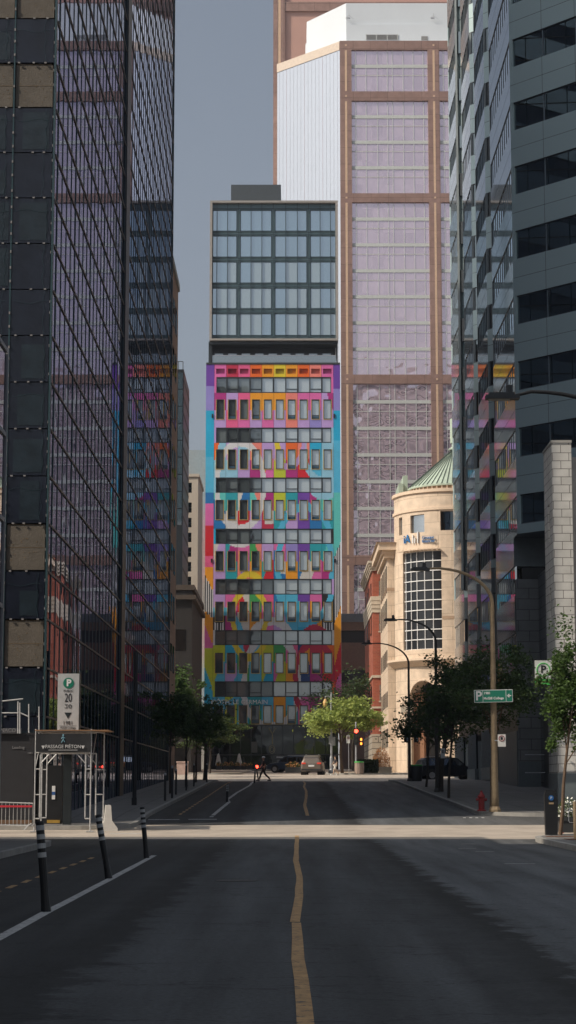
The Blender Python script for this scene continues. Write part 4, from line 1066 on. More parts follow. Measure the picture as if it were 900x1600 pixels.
    s = MB(); s.lathe((CX, CY, 0), [(.45, za), (.5, za + .12), (.16, za + .35), (.16, za + .7), (.3, za + .72), (.3, zat(655, CY)), (.1, zat(654, CY))], 10); s.build('finial', m_copper, t)
    # side wing to the left with flared cornice
    Y = 189.6; wx0 = xat(606, Y, 1000); sd = MB(); zc = zp(862)
    sd.box(wx0, Y, gz(Y) - .3, CX, Y + .3, zc); sd.box(wx0, Y + .3, gz(Y) - .3, CX + 8, 204.6, zc - .01); sd.build('wing_wall', m_sand, t)
    for ya in (190.6, 193.2, 195.9, 198.6, 201.6):
        for (a, b) in ((872,915),(925,965),(1008,1035),(1075,1100),(1135,1165)):
            w = MB(); w.box(wx0 - .04, ya, zp(b), wx0 + .01, ya + 1.2, zp(a)); w.build('window', m_wdark, t)
    cc = MB(); pr = [(0, 862), (.35, 856), (.55, 850), (.9, 843), (.9, 838), (1.1, 838)]
    for (o1, y1), (o2, y2) in zip(pr, pr[1:]): cc.box(wx0 - o2, Y - o2, zp(y1) + .002, CX, 204, zp(y2))
    cc.build('wing_cornice', m_sandd, t)
    bn = MB(); bn.box(wx0 - .03, Y - .03, zp(914), CX - 3, 204, zp(909)); bn.build('wing_band', MATS['sand_band'], t)
    fn = MB(); fx = xat(622, CY, 760); fn.box(fx, CY - 1, ztop - 2.2, fx + .45, CY + 4, zat(758, CY)); fn.box(fx + .45, CY - .8, ztop - 2.2, fx + .9, CY + 4, zat(745, CY)); fn.build('copper_chimney', m_copper, t)
    # sign letters fixed to the curved wall
    bl = mat('sign_blue', (.02,.16,.42), .4); 
    def on_wall(px, py, txt, size, m, name='lettering', al='LEFT'):
        a = phi_of(px); x, y = P(a, RR + .12); z = zat(py, y); k = MB(); k.text(txt, size, FACE(x, y, z, -a * .95), align=al, depth=.08); return k.build(name, m, t)
    on_wall(633.5, 844, 'iA', 1.15, bl)
    on_wall(662, 840.5, 'Groupe', .42, bl); on_wall(662, 846, 'financier', .42, bl)
    a = phi_of(652); x, y = P(a, RR + .1); k = MB(); k.M = PM(x, y, (-math.sin(a), -math.cos(a)))
    for (u, w_, h) in ((-.35,.09,.8),(-.1,.09,.55),(.25,.1,1.1)): k.box(u, -.1, zat(849, y), u + w_, .05, zat(849, y) + h)
    k.build('emblem', m_white, t)
    lv = MB()
    for k in range(10):
        a = holes[0][0] + (holes[0][1] - holes[0][0]) * (k + .5) / 10; p0, p1 = P(a, RR), P(a, RR + .55); z = zp(857.5); lv.box(min(p0[0],p1[0]) , min(p0[1],p1[1]), z, max(p0[0],p1[0]) + .06, max(p0[1],p1[1]), z + .12)
    n = 12; lv.path([(*P(holes[0][0] + (holes[0][1]-holes[0][0])*k/n, RR + .5), zp(857)) for k in range(n+1)], [.06]*(n+1), 5)
    lv.build('sunshade', m_sandd, t)
round_building()
# ================================================================ STREET FURNITURE
PAV = .13
def lamp(px, base_y, Y, top_y, head_px, head_y, label, m, r0=.13, r1=.055, X=None):
    X = X if X is not None else xat(px, Y); z0 = gz(Y) + PAV; t = empty('street_lamp', (X, Y, z0), label, 'street lamp', 'curved street lamps along the right pavement')
    zt = zat(top_y, Y); hx = xat(head_px, Y, head_y); hz = zat(head_y, Y); A = (X - hx) * .86; B = A * .62
    pts = [(X, Y, z0), (X, Y, z0 + .6), (X, Y, zt - B)]; rs = [r0, r0 * .95, r1 * 1.25]
    for k in range(1, 13):
        a = math.pi / 2 * k / 12; pts.append((X - A * (1 - math.cos(a)), Y, zt - B + B * math.sin(a))); rs.append(r1 * (1.2 - .5 * k / 12))
    pts.append((hx, Y, hz + .02)); rs.append(.03)
    p = MB(); p.path(pts, rs, 10); p.build('pole', m, t, smooth=True)
    b = MB(); b.lathe((X, Y, z0), [(r0 * 1.5, 0), (r0 * 1.5, .08), (r0 * 1.05, .2)], 10); b.build('base', m, t)
    h = MB(); h.box(hx - .55, Y - .13, hz - .04, hx + .15, Y + .13, hz + .04); h.box(hx - .48, Y - .10, hz + .04, hx + .05, Y + .10, hz + .09); hd = h.build('lamp_head', m_dark, t)
    c = MB(); c.lathe((hx - .05, Y, hz + .09), [(.07, 0), (.07, .16), (.03, .18)], 8); c.build('photocell', m_dark, hd)
    g_ = MB(); g_.box(hx - .5, Y - .1, hz - .055, hx - .05, Y + .1, hz - .042); g_.build('lens', mat('lamp_lens', (.30,.27,.22), .3), hd)
    return t, X, z0
m_poled = mat('pole_brown_dark', (.05,.045,.04), .5, var=.2, scale=5)
t1, X1_, Z1 = lamp(773, 1272, 72.4, 888, 665, 890, 'tall tan street lamp at the crossing corner carrying the green parking sign', m_tan, .15, .065)
lamp(683, 1240, 101, 968, 616, 969, 'dark street lamp standing among the trees, second along the right pavement', m_poled, .11)
lamp(640, 1220, 128, 1005, 578, 1006, 'dark street lamp farthest along the right pavement, in front of the arched entrance', m_poled, .11)
lamp(1020, 1420, 40, 612, 800, 621, 'nearest street lamp, only its arm and head reaching in from the right edge', m_poled, X=7.5)
def green_sign():
    a = atY(741, 1098, 72.1); b = atY(801, 1077, 72.1); cx, cz = (a.x + b.x) / 2, (a.z + b.z) / 2; w, h = b.x - a.x, .46
    t = empty('parking_direction_sign', (cx, 72.1, cz - h/2), 'green direction sign with a white P and arrow on the tan street lamp', 'road sign')
    Mx = Matrix.Translation((cx, 72.1, cz)) @ Matrix.Rotation(R(-1.2), 4, 'Y') @ Matrix.Rotation(R(90), 4, 'X')
    p = MB(); p.M = Mx; p.box(-w/2, -h/2, -.02, w/2, h/2, 0, 1); p.box(-w/2 + .02, -h/2 + .02, .0, w/2 - .02, h/2 - .02, .006, 0)
    for x in (-w*.28, w*.32): p.box(x, -h/2 + .02, .006, x + .014, h/2 - .02, .009, 1)
    p.build('panel', [m_green, m_white], t)
    k = MB(); T = lambda x, y: Mx @ Matrix.Translation((x, y, .012))
    k.text('P', .46, T(-w*.385, 0), depth=.006, bold=.012); k.text('1981', .125, T(-w*.25, .105), align='LEFT', depth=.006, bold=.003); k.text('McGill College', .125, T(-w*.26, -.085), align='LEFT', depth=.006, bold=.003)
    k.M = Mx; k.box(w*.37, -.018, .01, w*.46, .018, .016); 
    k.poly([(w*.345, 0, .016), (w*.40, -.07, .016), (w*.42, -.05, .016), (w*.385, 0, .016), (w*.42, .05, .016), (w*.40, .07, .016)])
    k.build('lettering', m_white, t)
    br = MB(); br.tube((cx + .06, 72.12, cz), (X1_, 72.3, cz), .03); br.build('bracket', m_galv, t)
green_sign()
def small_sign(px, py, w, h, Y, label, arrow=False, rot=0, pole=None, post=None, mark='red'):
    c = atY(px, py, Y); t = empty('traffic_sign', (c.x, Y, c.z - h/2), label, 'road sign')
    Mx = Matrix.Translation(c) @ Matrix.Rotation(rot, 4, 'Z') @ Matrix.Rotation(R(90), 4, 'X')
    p = MB(); p.M = Mx; p.box(-w/2, -h/2, -.012, w/2, h/2, 0); p.build('panel', mat('sign_white', (.62,.62,.60), .5), t)
    k = MB(); r = w * .34; pts = [Mx @ Vector((r*math.cos(a), h*.16 + r*math.sin(a), .006)) for a in [2*math.pi*i/20 for i in range(21)]]
    k.path(pts, [w*.05]*21, 4, 0); d = MB()
    k.M = Mx; k.box(-w*.13, h*.05, .002, w*.13, h*.27, .006, 1); k.build('symbol', [m_red if mark == 'red' else m_dark, m_black], t)
    if post:
        q = MB(); z0 = gz(Y) + PAV; q.tube((c.x + post, Y + .03, z0), (c.x + post, Y + .03, c.z + h/2 + .1), .03); q.build('post', m_galv, t)
    else:
        q = MB(); q.box(c.x - w*.9, Y + .012, c.z - .02, c.x, Y + .03, c.z + .02); q.build('bracket', m_galv, t)
    return t
small_sign(784, 1157, .29, .45, 72.2, 'small white no-parking plate on the tan street lamp')
small_sign(544, 1155, .33, .72, 176, 'white plate sign on a slim post left of the red traffic signal', post=.05)
small_sign(692, 1177, .22, .5, 100, 'pale parking plate low on the second street lamp pole', mark='dark')
def parking_box():
    Y = 71.5; a = atY(836, 1070, Y); b = atY(862, 1032, Y); t = empty('parking_box_sign', ((a.x+b.x)/2, Y, a.z), 'white box sign with a P in a green ring above a green band', 'parking sign')
    w, h = b.x - a.x, b.z - a.z; p = MB(); p.box(a.x - .03, Y, a.z - .03, b.x + .03, Y + .25, b.z + .03, 0); p.box(a.x, Y - .01, a.z + h*.25, b.x, Y, b.z, 1); p.box(a.x, Y - .012, a.z, b.x, Y - .001, a.z + h*.25, 2)
    p.build('case', [m_black, mat('sign_box_white', (.55,.57,.55), .4), m_lime], t)
    k = MB(); cx, cz = (a.x+b.x)/2, a.z + h*.62; k.path([(cx + w*.38*math.cos(q), Y - .015, cz + w*.38*math.sin(q)) for q in [2*math.pi*i/28 for i in range(29)]], [.022]*29, 5); k.build('ring', m_lime, t)
    k = MB(); k.text('P', .38, FACE(cx, Y - .015, cz), depth=.01, bold=.012); k.build('lettering', m_black, t)
    br = MB(); br.box(b.x - .1, Y + .1, b.z - .15, b.x + .5, Y + 2.2, b.z - .1); br.build('bracket', m_black, t)
parking_box()
def hydrant():
    X, Y = xat(752, 73.2), 73.2; z = gz(Y) + PAV; t = empty('fire_hydrant', (X, Y, z), 'red fire hydrant on the pavement left of the tan street lamp', 'fire hydrant')
    b = MB(); b.lathe((X, Y, z), [(.17, 0), (.17, .04), (.11, .06), (.11, .48), (.14, .5), (.14, .54), (.10, .6), (.05, .68), (.035, .70), (.035, .75)], 14); b.build('body', m_red, t, smooth=False)
    n = MB(); n.tube((X - .2, Y, z + .42), (X + .2, Y, z + .42), .055); n.build('side_outlets', m_red, t)
    n = MB(); n.tube((X, Y - .18, z + .36), (X, Y, z + .36), .075, n=10); n.build('front_outlet', m_red, t)
hydrant()
def meter():
    Y = 57.2; X = xat(860, Y); z = gz(Y) + PAV; t = empty('parking_meter', (X, Y, z), 'black parking pay station with a small blue badge at the right corner', 'parking meter')
    b = MB(); w = .17; pr = [(-w, 0), (w, 0), (w + .03, .95), (w - .02, 1.2), (-w + .02, 1.27), (-w - .02, 1.15)]
    A = [b.pt((X + x, Y - .12, z + h)) for x, h in pr]; B = [b.pt((X + x, Y + .12, z + h)) for x, h in pr]
    for i in range(6): b.face((A[i], A[(i+1)%6], B[(i+1)%6], B[i]))
    b.face(A[::-1]); b.face(B); b.box(X - w + .02, Y - .1, z + 1.2, X + w - .04, Y + .1, z + 1.29); b.build('housing', m_black, t)
    k = MB(); k.tube((X, Y - .135, z + 1.06), (X, Y - .12, z + 1.06), .075, n=16); bd = k.build('badge', mat('badge_blue', (.02,.12,.35), .4), t)
    k = MB(); k.text('P', .1, FACE(X, Y - .138, z + 1.06), depth=.004); k.build('badge_letter', m_white, bd)
    k = MB(); k.box(X - .07, Y - .125, z + .88, X + .07, Y - .119, z + .93); k.build('label_strip', mat('strip_tan', (.35,.25,.15), .6), t)
meter()
def bike_hoop():
    Y = 54; X = xat(898, Y); z = gz(Y) + PAV; t = empty('timber_bollard', (X, Y, z), 'weathered wooden post with a wire hoop at the right edge', 'bollard')
    b = MB(); b.tube((X, Y, z), (X, Y, z + 1.02), .06, .055, 8); b.build('post', m_tan, t)
    h = MB(); h.path([(X - .05, Y, z + .45), (X - .16, Y, z + .45), (X - .18, Y, z + .5), (X - .18, Y, z + .72), (X - .15, Y, z + .78), (X - .05, Y, z + .78)], [.012]*6, 6); h.build('hoop', m_galv, t)
bike_hoop()
for (x0, x1, y0, y1) in ((7.25, 9.6, 55.9, 57.0), (7.5, 9.6, 53.3, 54.3)):
    s = MB(); s.box(x0, y0, gz(y0) + PAV - .02, x1, y1, gz(y0) + PAV + .012); tag(s.build('tree_pit', mat('mulch', (.13,.06,.035), .95, var=.5, scale=12, bump=1.0, bscale=30)), kind='structure')
lt_ = MB(); a = gp(826, 1299); c = bmesh.new(); bmesh.ops.create_icosphere(c, subdivisions=2, radius=.07)
for f in c.faces: lt_.poly([(a[0] + v.co.x * 1.3, 61 + v.co.y, gz(61) + .06 + v.co.z * .8 + .01 * math.sin(v.co.x * 90)) for v in f.verts])
c.free(); tag(lt_.build('crumpled_wrapper', mat('wrapper', (.6,.12,.08), .5)), 'small red crumpled wrapper lying in the sunny crossing', 'litter')

# flexible lane posts: banded black and silver, each with its own lean
m_silver = mat('reflective_band', (.42,.43,.43), .35, var=.1)
def lane_post(h, r):
    t = empty('lane_post', (0, 0, 0), 'x', 'bollard', 'flexible lane posts along the white line')
    b = MB(); b.lathe((0, 0, 0), [(r * 1.05, 0), (r * .85, .25), (r * .85, h - .02), (r * .8, h)], 12); b.build('post', m_black, t)
    for k in range(4):
        s = MB(); z = h * (.60 + .10 * k); s.lathe((0, 0, z), [(r * .87, 0), (r * .87, h * .055)], 12); s.build('reflective_band', m_silver, t)
    return t
proto = lane_post(1.12, .062)
PTS = [(72, 1425, 62, 1283, 'flexible banded lane post nearest the viewer, its foot on the white line'),
       (170, 1373, 153, 1273, 'banded lane post leaning left, second of the three near ones'),
       (229, 1341, 222, 1261, 'banded lane post third from the viewer, just before the crossing')]
for i, (bx, by, tx_, ty, lab) in enumerate(PTS):
    x, y = gp(bx, by); tp = atY(tx_, ty, y); o = proto if i == 0 else copy_tree(proto); o.location = (x, y, 0); o['label'] = lab
    d = Vector((tp.x - x, 0, tp.z)); o.rotation_euler = (0, math.atan2(d.x, d.z), 0); s = d.length / 1.12; o.scale = (s ** .5, s ** .5, s)
for (x, y, ln, s, lab) in ((-2.85, 88.5, .02, .72, 'short dark lane post beside the far part of the white line'), (-2.35, 128, .06, .95, 'far lane post leaning right beyond the crossing')):
    o = copy_tree(proto); o.location = (x, y, gz(y)); o.rotation_euler = (0, ln, 0); o.scale = (1, 1, s); o['label'] = lab

# scaffold gate with the pedestrian passage banner
def scaffold():
    Y = 62.3; z0 = gz(Y) + .02; p = lambda x, y: atY(x, y, Y)
    xl, xl2, xr2, xr = p(55, 1200).x, p(63, 1200).x, p(134, 1200).x, p(142, 1200).x; zt = p(100, 1143).z; zb = p(100, 1176).z
    t = empty('scaffold_gate', ((xl+xr)/2, Y, z0), 'white tube scaffold frame over the footway carrying the pedestrian passage banner', 'scaffold')
    r = .022
    def upright(xa, xb, yy, name='frame_leg'):
        s = MB(); s.tube((xa, yy, z0), (xa, yy, zt + .08), r); 
        lo = z0 + .45; s.path([(xa, yy, lo - .05), (xb, yy, lo - .05), (xb, yy, lo + .02), (xb, yy, zb)], [r]*4, 6)
        for z in (1.15, 1.95): s.tube((xa, yy, z0 + z), (xb, yy, z0 + z), r * .8)
        sg = 1 if xb > xa else -1; s.tube((xb, yy, zb - .35), (xb + sg * .32, yy, zb), r * .8)
        s.box(xa - .12, yy - .1, z0 - .01, xa + .12, yy + .1, z0 + .02); return s.build(name, m_galvw, t)
    upright(xl, xl2, Y); upright(xr, xr2, Y); upright(xl, xl2, Y + 1.7); upright(xr + .25, xr, Y + 1.7)
    s = MB()
    for yy in (Y, Y + 1.7):
        s.tube((xl, yy, zt), (xr, yy, zt), r); s.tube((xl, yy, zb), (xr, yy, zb), r)
    for x in (xl, xr): s.tube((x, Y, zt), (x + (.25 if x == xr else 0), Y + 1.7, zt), r); s.tube((x, Y, zb - .5), (x, Y + 1.7, zt), r * .6)
    s.build('crossbars', m_galvw, t)
    d = MB(); d.box(xl - .02, Y - .1, zt + .025, xr + .55, Y + 1.8, zt + .05); d.build('plank_deck', mat('plank', (.35,.2,.11), .8), t)
scaf = None
m_galvw = mat('scaffold_tube', (.50,.50,.50), .45, metal=.2, var=.25, scale=9)
scaffold()
def banner():
    Y = 62.24; a = atY(56, 1175, Y); b = atY(141.5, 1146, Y); t = empty('passage_banner', ((a.x+b.x)/2, Y, a.z), 'black banner reading PASSAGE PIÉTON with a walking figure and two arrows', 'banner')
    p = MB(); nx = 12
    for i in range(nx):
        f = lambda u: .012 * math.sin(u * 9)
        xa, xb = a.x + (b.x-a.x)*i/nx, a.x + (b.x-a.x)*(i+1)/nx; p.poly([(xa,Y+f(i/nx),a.z),(xb,Y+f((i+1)/nx),a.z),(xb,Y+f((i+1)/nx),b.z),(xa,Y+f(i/nx),b.z)])
    p.build('sheet', mat('banner_black', (.02,.021,.024), .6), t)
    k = MB(); cx = (a.x + b.x) / 2; k.text('PASSAGE PIÉTON', .155, FACE(cx, Y - .03, a.z + .165) @ Matrix.Scale(.95, 4, (1, 0, 0)), depth=.004)
    k.box(cx - .46, Y - .03, a.z + .055, cx + .46, Y - .026, a.z + .068)
    for s in (-1, 1): x = cx + s * .63; k.poly([(x - .055, Y - .03, a.z + .2), (x + .055, Y - .03, a.z + .2), (x, Y - .03, a.z + .09)])
    k.build('lettering', mat('banner_white', (.6,.6,.6), .6), t)
    q = MB(); zf = a.z + .30; q.tube((cx, Y - .03, zf + .23), (cx, Y - .025, zf + .23), .03, n=10)
    for (x0, z0_, x1, z1) in ((0,.19,0,.10),(0,.10,-.05,0),(0,.10,.05,.01),(0,.18,-.06,.12),(0,.18,.06,.13)): q.tube((cx+x0, Y-.03, zf+z0_), (cx+x1, Y-.03, zf+z1), .013, n=5)
    q.build('walking_figure', mat('figure_blue', (.2,.4,.5), .6), t)
banner()
def pylon():
    Y = 64.0; a = atY(89, 1150, Y); b = atY(124, 1052.5, Y); cx = (a.x+b.x)/2; z0 = gz(Y) + PAV
    t = empty('parking_pylon', (cx, Y, z0), 'tall pale parking pylon with a green P disc, the number 20 and 1981', 'parking sign')
    p = MB(); p.box(a.x, Y, a.z, b.x, Y + .3, b.z, 0); p.box(a.x + .22, Y + .05, z0, b.x - .22, Y + .25, a.z - .002, 1); p.box(b.x + .002, Y - .01, a.z, b.x + .03, Y + .31, b.z + .02, 1); p.build('panel', [mat('pylon_grey', (.42,.43,.44), .5), m_frame], t)
    w = b.x - a.x; H = b.z
    k = MB(); k.tube((cx, Y - .012, H - .31), (cx, Y - .001, H - .31), .175, n=28); dk = k.build('disc', m_green, t)
    k = MB(); k.text('P', .30, FACE(cx + .01, Y - .018, H - .31), depth=.004, bold=.012); k.build('disc_letter', m_white, dk)
    k = MB(); k.text('PUBLIC', .10, FACE(cx, Y - .01, H - .565), depth=.004)
    k.text('20', .40, FACE(cx, Y - .01, H - .80) @ Matrix.Scale(.62, 4, (1, 0, 0)), depth=.004); k.text('20', .30, FACE(cx, Y - .01, H - 1.06) @ Matrix.Scale(.85, 4, (1, 0, 0)) @ Matrix.Scale(-.62, 4, (0, 1, 0)), depth=.004)
    k.poly([(cx - .12, Y - .01, H - 1.27), (cx + .12, Y - .01, H - 1.27), (cx, Y - .01, H - 1.47)])
    k.text('1981', .17, FACE(cx, Y - .01, H - 1.61), depth=.004); k.text('McGill College', .085, FACE(cx, Y - .01, H - 1.76), depth=.004)
    for z in (1.70, 1.82): k.box(cx - .28, Y - .01, H - z - .004, cx + .28, Y - .006, H - z + .004)
    k.box(cx - .04, Y - .01, H - 2.05, cx + .03, Y - .006, H - 1.92)
    k.build('lettering', m_frame, t)
pylon()
def barrier():
    Y = 61.6; z0 = gz(Y) + .1; x1 = xat(52, Y); x0 = x1 - 2.3; t = empty('crowd_barrier', ((x0+x1)/2, Y, z0), 'grey steel crowd barrier with a red tape along its top', 'barrier')
    f = MB(); f.path([(x0, Y, z0 + .12), (x0, Y, z0 + .9), (x1, Y, z0 + .82), (x1, Y, z0 + .12), (x0, Y, z0 + .18)], [.02]*5, 6); f.build('frame', m_galvw, t)
    n = 19
    for k in range(1, n):
        b = MB(); x = x0 + (x1 - x0) * k / n; b.tube((x, Y, z0 + .16), (x, Y, z0 + .86), .009, n=5); b.build('bar', m_galvw, t)
    for x in (x0 + .15, x1 - .05): b = MB(); b.path([(x - .2, Y - .15, z0), (x - .08, Y - .05, z0 + .14), (x, Y, z0 + .2), (x + .08, Y + .05, z0 + .14), (x + .15, Y + .15, z0)], [.02]*5, 6); b.build('foot', m_galvw, t)
    p = MB(); p.box(x0 + .02, Y - .03, z0 + .70, x1 - .02, Y - .022, z0 + .76); p.build('red_tape', mat('tape_red', (.55,.03,.05), .5), t)
barrier()
def jersey():
    Y = 63.0; X = xat(170, Y); z0 = gz(Y); t = MB(); pr = [(-.30,0),(.30,0),(.30,.08),(.12,.32),(.08,.80),(-.08,.80),(-.12,.32),(-.30,.08)]
    A = [t.pt((X + x, Y, z0 + z)) for x, z in pr]; B = [t.pt((X + x - .18, Y + 1.6, z0 + z)) for x, z in pr]
    for i in range(8): t.face((A[i], A[(i+1)%8], B[(i+1)%8], B[i]))
    t.face(A[::-1]); t.face(B)
    tag(t.build('concrete_barrier', mat('pale_concrete', (.55,.53,.50), .85, var=.15, bump=.3), None, (X, Y, z0)), 'pale concrete road barrier end at the left corner of the crossing', 'barrier')
jersey()
def hoarding():
    Y = 64.7; z0 = gz(Y) + PAV; t = empty('site_hoarding', (-10, Y, z0), 'dark boarded site front with faint sign lettering behind the crowd barrier', 'hoarding')
    p = MB(); p.box(-30, Y, z0, xat(52, Y), Y + .25, zat(1145, Y)); p.build('boards', mat('hoarding_dark', (.022,.022,.026), .6, var=.2), t)
    q = MB(); q.box(-30, Y - .12, zat(1146, Y), xat(32, Y), Y - .01, zat(1138, Y)); sg = q.build('fascia', mat('fascia_grey', (.10,.10,.11), .5), t)
    k = MB(); k.text('MONACO', .17, FACE(xat(24, Y), Y - .13, zat(1141.5, Y)), depth=.01, align='RIGHT'); k.build('fascia_letters', mat('letter_grey', (.25,.25,.26), .5), sg)
    k = MB(); k.text('Loading', .13, FACE(xat(18, Y), Y - .02, zat(1168, Y)), depth=.01, align='LEFT'); k.text('1981', .09, FACE(xat(42, Y), Y - .02, zat(1177, Y)), depth=.01, align='LEFT'); k.build('lettering', MATS['letter_grey'], t)
    h = MB()
    for (x0, y0, x1, y1) in ((0,1114,28,1114),(28,1096,28,1146),(31,1098,31,1146),(61,1104,61,1146),(45,1100,45,1145),(28,1112,45,1120),(0,1096,36,1092)):
        h.tube(atY(x0, y0, Y - .35), atY(x1, y1, Y - .35), .022, n=6)
    h.build('platform_frame', m_galvw, t)
    b = MB(); b.box(-30, Y - .3, z0, xat(52, Y), Y - .1, z0 + .12, 0); b.build('timber_kerb', mat('timber_brown', (.16,.09,.05), .8), t)
    c = MB(); c.box(xat(60, Y), Y - .1, z0, xat(98, Y), Y + .3, zat(1196, Y), 0); c.box(xat(75, Y), Y - .13, z0 + .02, xat(95, Y), Y - .105, z0 + .12, 1); c.box(xat(82, Y), Y - .125, zat(1249, Y), xat(87, Y), Y - .105, zat(1228, Y), 2); c.box(xat(82, Y), Y - .13, zat(1242, Y), xat(87, Y), Y - .126, zat(1237, Y), 3)
    c.build('door_panel', [m_black, mat('yellow_strip', (.4,.24,.04), .6), m_white, mat('strip_blue', (.03,.10,.3), .5)], t)
hoarding()
# ---- traffic signal, bins, posts
def signal():
    Y = 174.5; X = xat(556.5, Y); z0 = gz(Y) + .1; t = empty('traffic_signal', (X, Y, z0), 'traffic signal showing red with an orange hand at the far crossing', 'traffic light')
    p = MB(); p.tube((X, Y, z0), (X, Y, zat(1128, Y)), .09, .07); p.build('pole', m_galv, t)
    h = MB(); h.box(X - .19, Y - .22, zat(1164, Y), X + .21, Y + .1, zat(1138, Y)); hd = h.build('signal_head', m_black, t)
    for k, m in enumerate((m_lit_red, m_lens, m_lens)):
        l = MB(); z = zat(1142.5 + k * 7.6, Y); l.tube((X + .02, Y - .26, z), (X + .02, Y - .221, z), .17 if k == 0 else .14, n=16); l.build('lamp', m, hd)
    h = MB(); x2 = xat(564.5, Y); h.box(x2 - .16, Y - .15, zat(1165, Y), x2 + .16, Y + .1, zat(1152, Y)); pd = h.build('pedestrian_head', m_black, t)
    for zz in (1155.5, 1162): l = MB(); z = zat(zz, Y); l.box(x2 - .07, Y - .18, z - .10, x2 + .08, Y - .151, z + .11); l.build('hand_lamp', m_lit_or, pd)
signal()
def signal2():
    Y = 127; X = xat(645.5, Y); z = zat(1158, Y); t = empty('signal_box', (X, Y, z), 'signal heads clipped to the farthest dark street lamp pole', 'traffic light')
    for dx, a, b in ((-.42, 1160, 1137), (.22, 1160, 1147)): h = MB(); h.box(X + dx - .14, Y - .2, zat(a, Y), X + dx + .14, Y + .15, zat(b, Y), 0); h.box(X + dx + .0, Y - .21, zat(a - 2, Y), X + dx + .1, Y - .2, zat(a - 9, Y), 1); h.build('signal_head', [m_black, mat('lens_pale', (.25,.33,.36), .3)], t)
    h = MB(); h.tube((X - .4, Y + .1, z + .3), (X + .3, Y + .1, z + .3), .03); h.build('arm', m_black, t)
signal2()
def barrel(px, base, Y, label, dark=False):
    X = xat(px, Y); z0 = gz(Y) + .11; t = empty('litter_bin', (X, Y, z0), label, 'bin', 'round litter bins with green rims'); H = .98
    b = MB(); b.lathe((X, Y, z0), [(.38, 0), (.40, .1), (.42, .5), (.40, H)], 18)
    b.build('body', mat('bin_slats_dark', (.035,.035,.035), .6) if dark else block_mat('bin_slats', (.30,.22,.18), (.26,.2,.17), (.05,.05,.05), .08, 4, .01), t)
    r = MB(); r.lathe((X, Y, z0 + H), [(.43, 0), (.43, .09), (.3, .1)], 18); r.build('rim', m_lime, t)
barrel(561.5, 1211, 171.5, 'round wooden litter bin with a green rim beside the traffic signal')
barrel(650, 1221, 128.5, 'dark litter bin with a green rim beside the farthest street lamp', True)
def old_lamp():
    Y = 177.5; X = xat(518, Y); z0 = gz(Y) + .1; t = empty('ornate_lamp', (X, Y, z0), 'old style lamp post with a hanging lantern behind the pale green tree', 'street lamp')
    p = MB(); p.lathe((X, Y, z0), [(.28, 0), (.26, .25), (.17, .4), (.15, 1.4), (.10, 1.5), (.09, 6.6), (.05, 7.3)], 10); p.build('pole', m_galv, t)
    a = MB(); zt = zat(1092, Y); lx = xat(508.5, Y); a.path([(X, Y, zt - .5), (X, Y, zt), (X - .2, Y, zt + .25), (lx, Y, zt + .2), (lx, Y, zt - .1)], [.035]*5, 6); a.build('arm', m_galv, t)
    g_ = MB(); g_.lathe((lx, Y, zat(1102, Y)), [(.04, -.2), (.18, 0), (.22, .25), (.12, .5), (.03, .6)], 12); g_.build('lantern', mat('lantern_amber', (.6,.38,.15), .4), t)
    b = MB()
    for (px, py) in ((516, 1156), (521.5, 1158)): c = atY(px, py, Y - .15); b.box(c.x - .14, c.y - .03, c.z - .4, c.x + .14, c.y, c.z + .35)
    b.build('notice_plates', mat('plate_grey', (.3,.31,.32), .5), t)
old_lamp()
def post_set(lst):
    first = None
    for (px, Y, h, lab) in lst:
        if first is None:
            first = empty('steel_bollard', (0, 0, 0), lab, 'bollard', 'slim posts on the left pavement'); b = MB(); b.tube((0,0,0),(0,0,1.0),.05,n=8); b.build('post', m_dark, first); b = MB(); b.lathe((0,0,1.0),[(.055,0),(.055,.06),(.02,.09)],8); b.build('cap', m_galv, first); o = first
        else: o = copy_tree(first)
        o['label'] = lab; o.location = (xat(px, Y), Y, gz(Y) + PAV); o.scale = (1, 1, h)
post_set([(258, 86, 1.1, 'thick dark post nearest the viewer on the left pavement'), (269, 90, 1.35, 'tall dark post second on the left pavement'), (275, 96, 1.15, 'slim dark post behind the two nearest on the left pavement'),
          (291, 104, 1.3, 'dark post between the left street trees'), (303, 113, 1.2, 'dark post beside the farther left street trees'), (323, 124, 1.1, 'last dark post at the far end of the left pavement')])
def tall_post():
    Y = 80; X = xat(210, Y); z = gz(Y) + PAV; o = MB(); o.tube((X, Y, z), (X, Y, zat(1017, Y)), .085, .07, 8); o.box(X - .1, Y - .1, z, X + .1, Y + .1, z + .3); tag(o.build('dark_mast', m_black, None, (X, Y, z)), 'slim black mast against the mirror tower', 'mast')
    Y = 66; X = xat(108.5, Y); z = gz(Y) + PAV; o = MB(); o.tube((X, Y, z), (X, Y, zat(1190, Y)), .035, .035, 8); o.lathe((X, Y, z), [(.1, 0), (.1, .03), (.04, .04)], 8); tag(o.build('dark_mast', m_black, None, (X, Y, z)), 'thin black post behind the scaffold gate', 'mast')
tall_post()
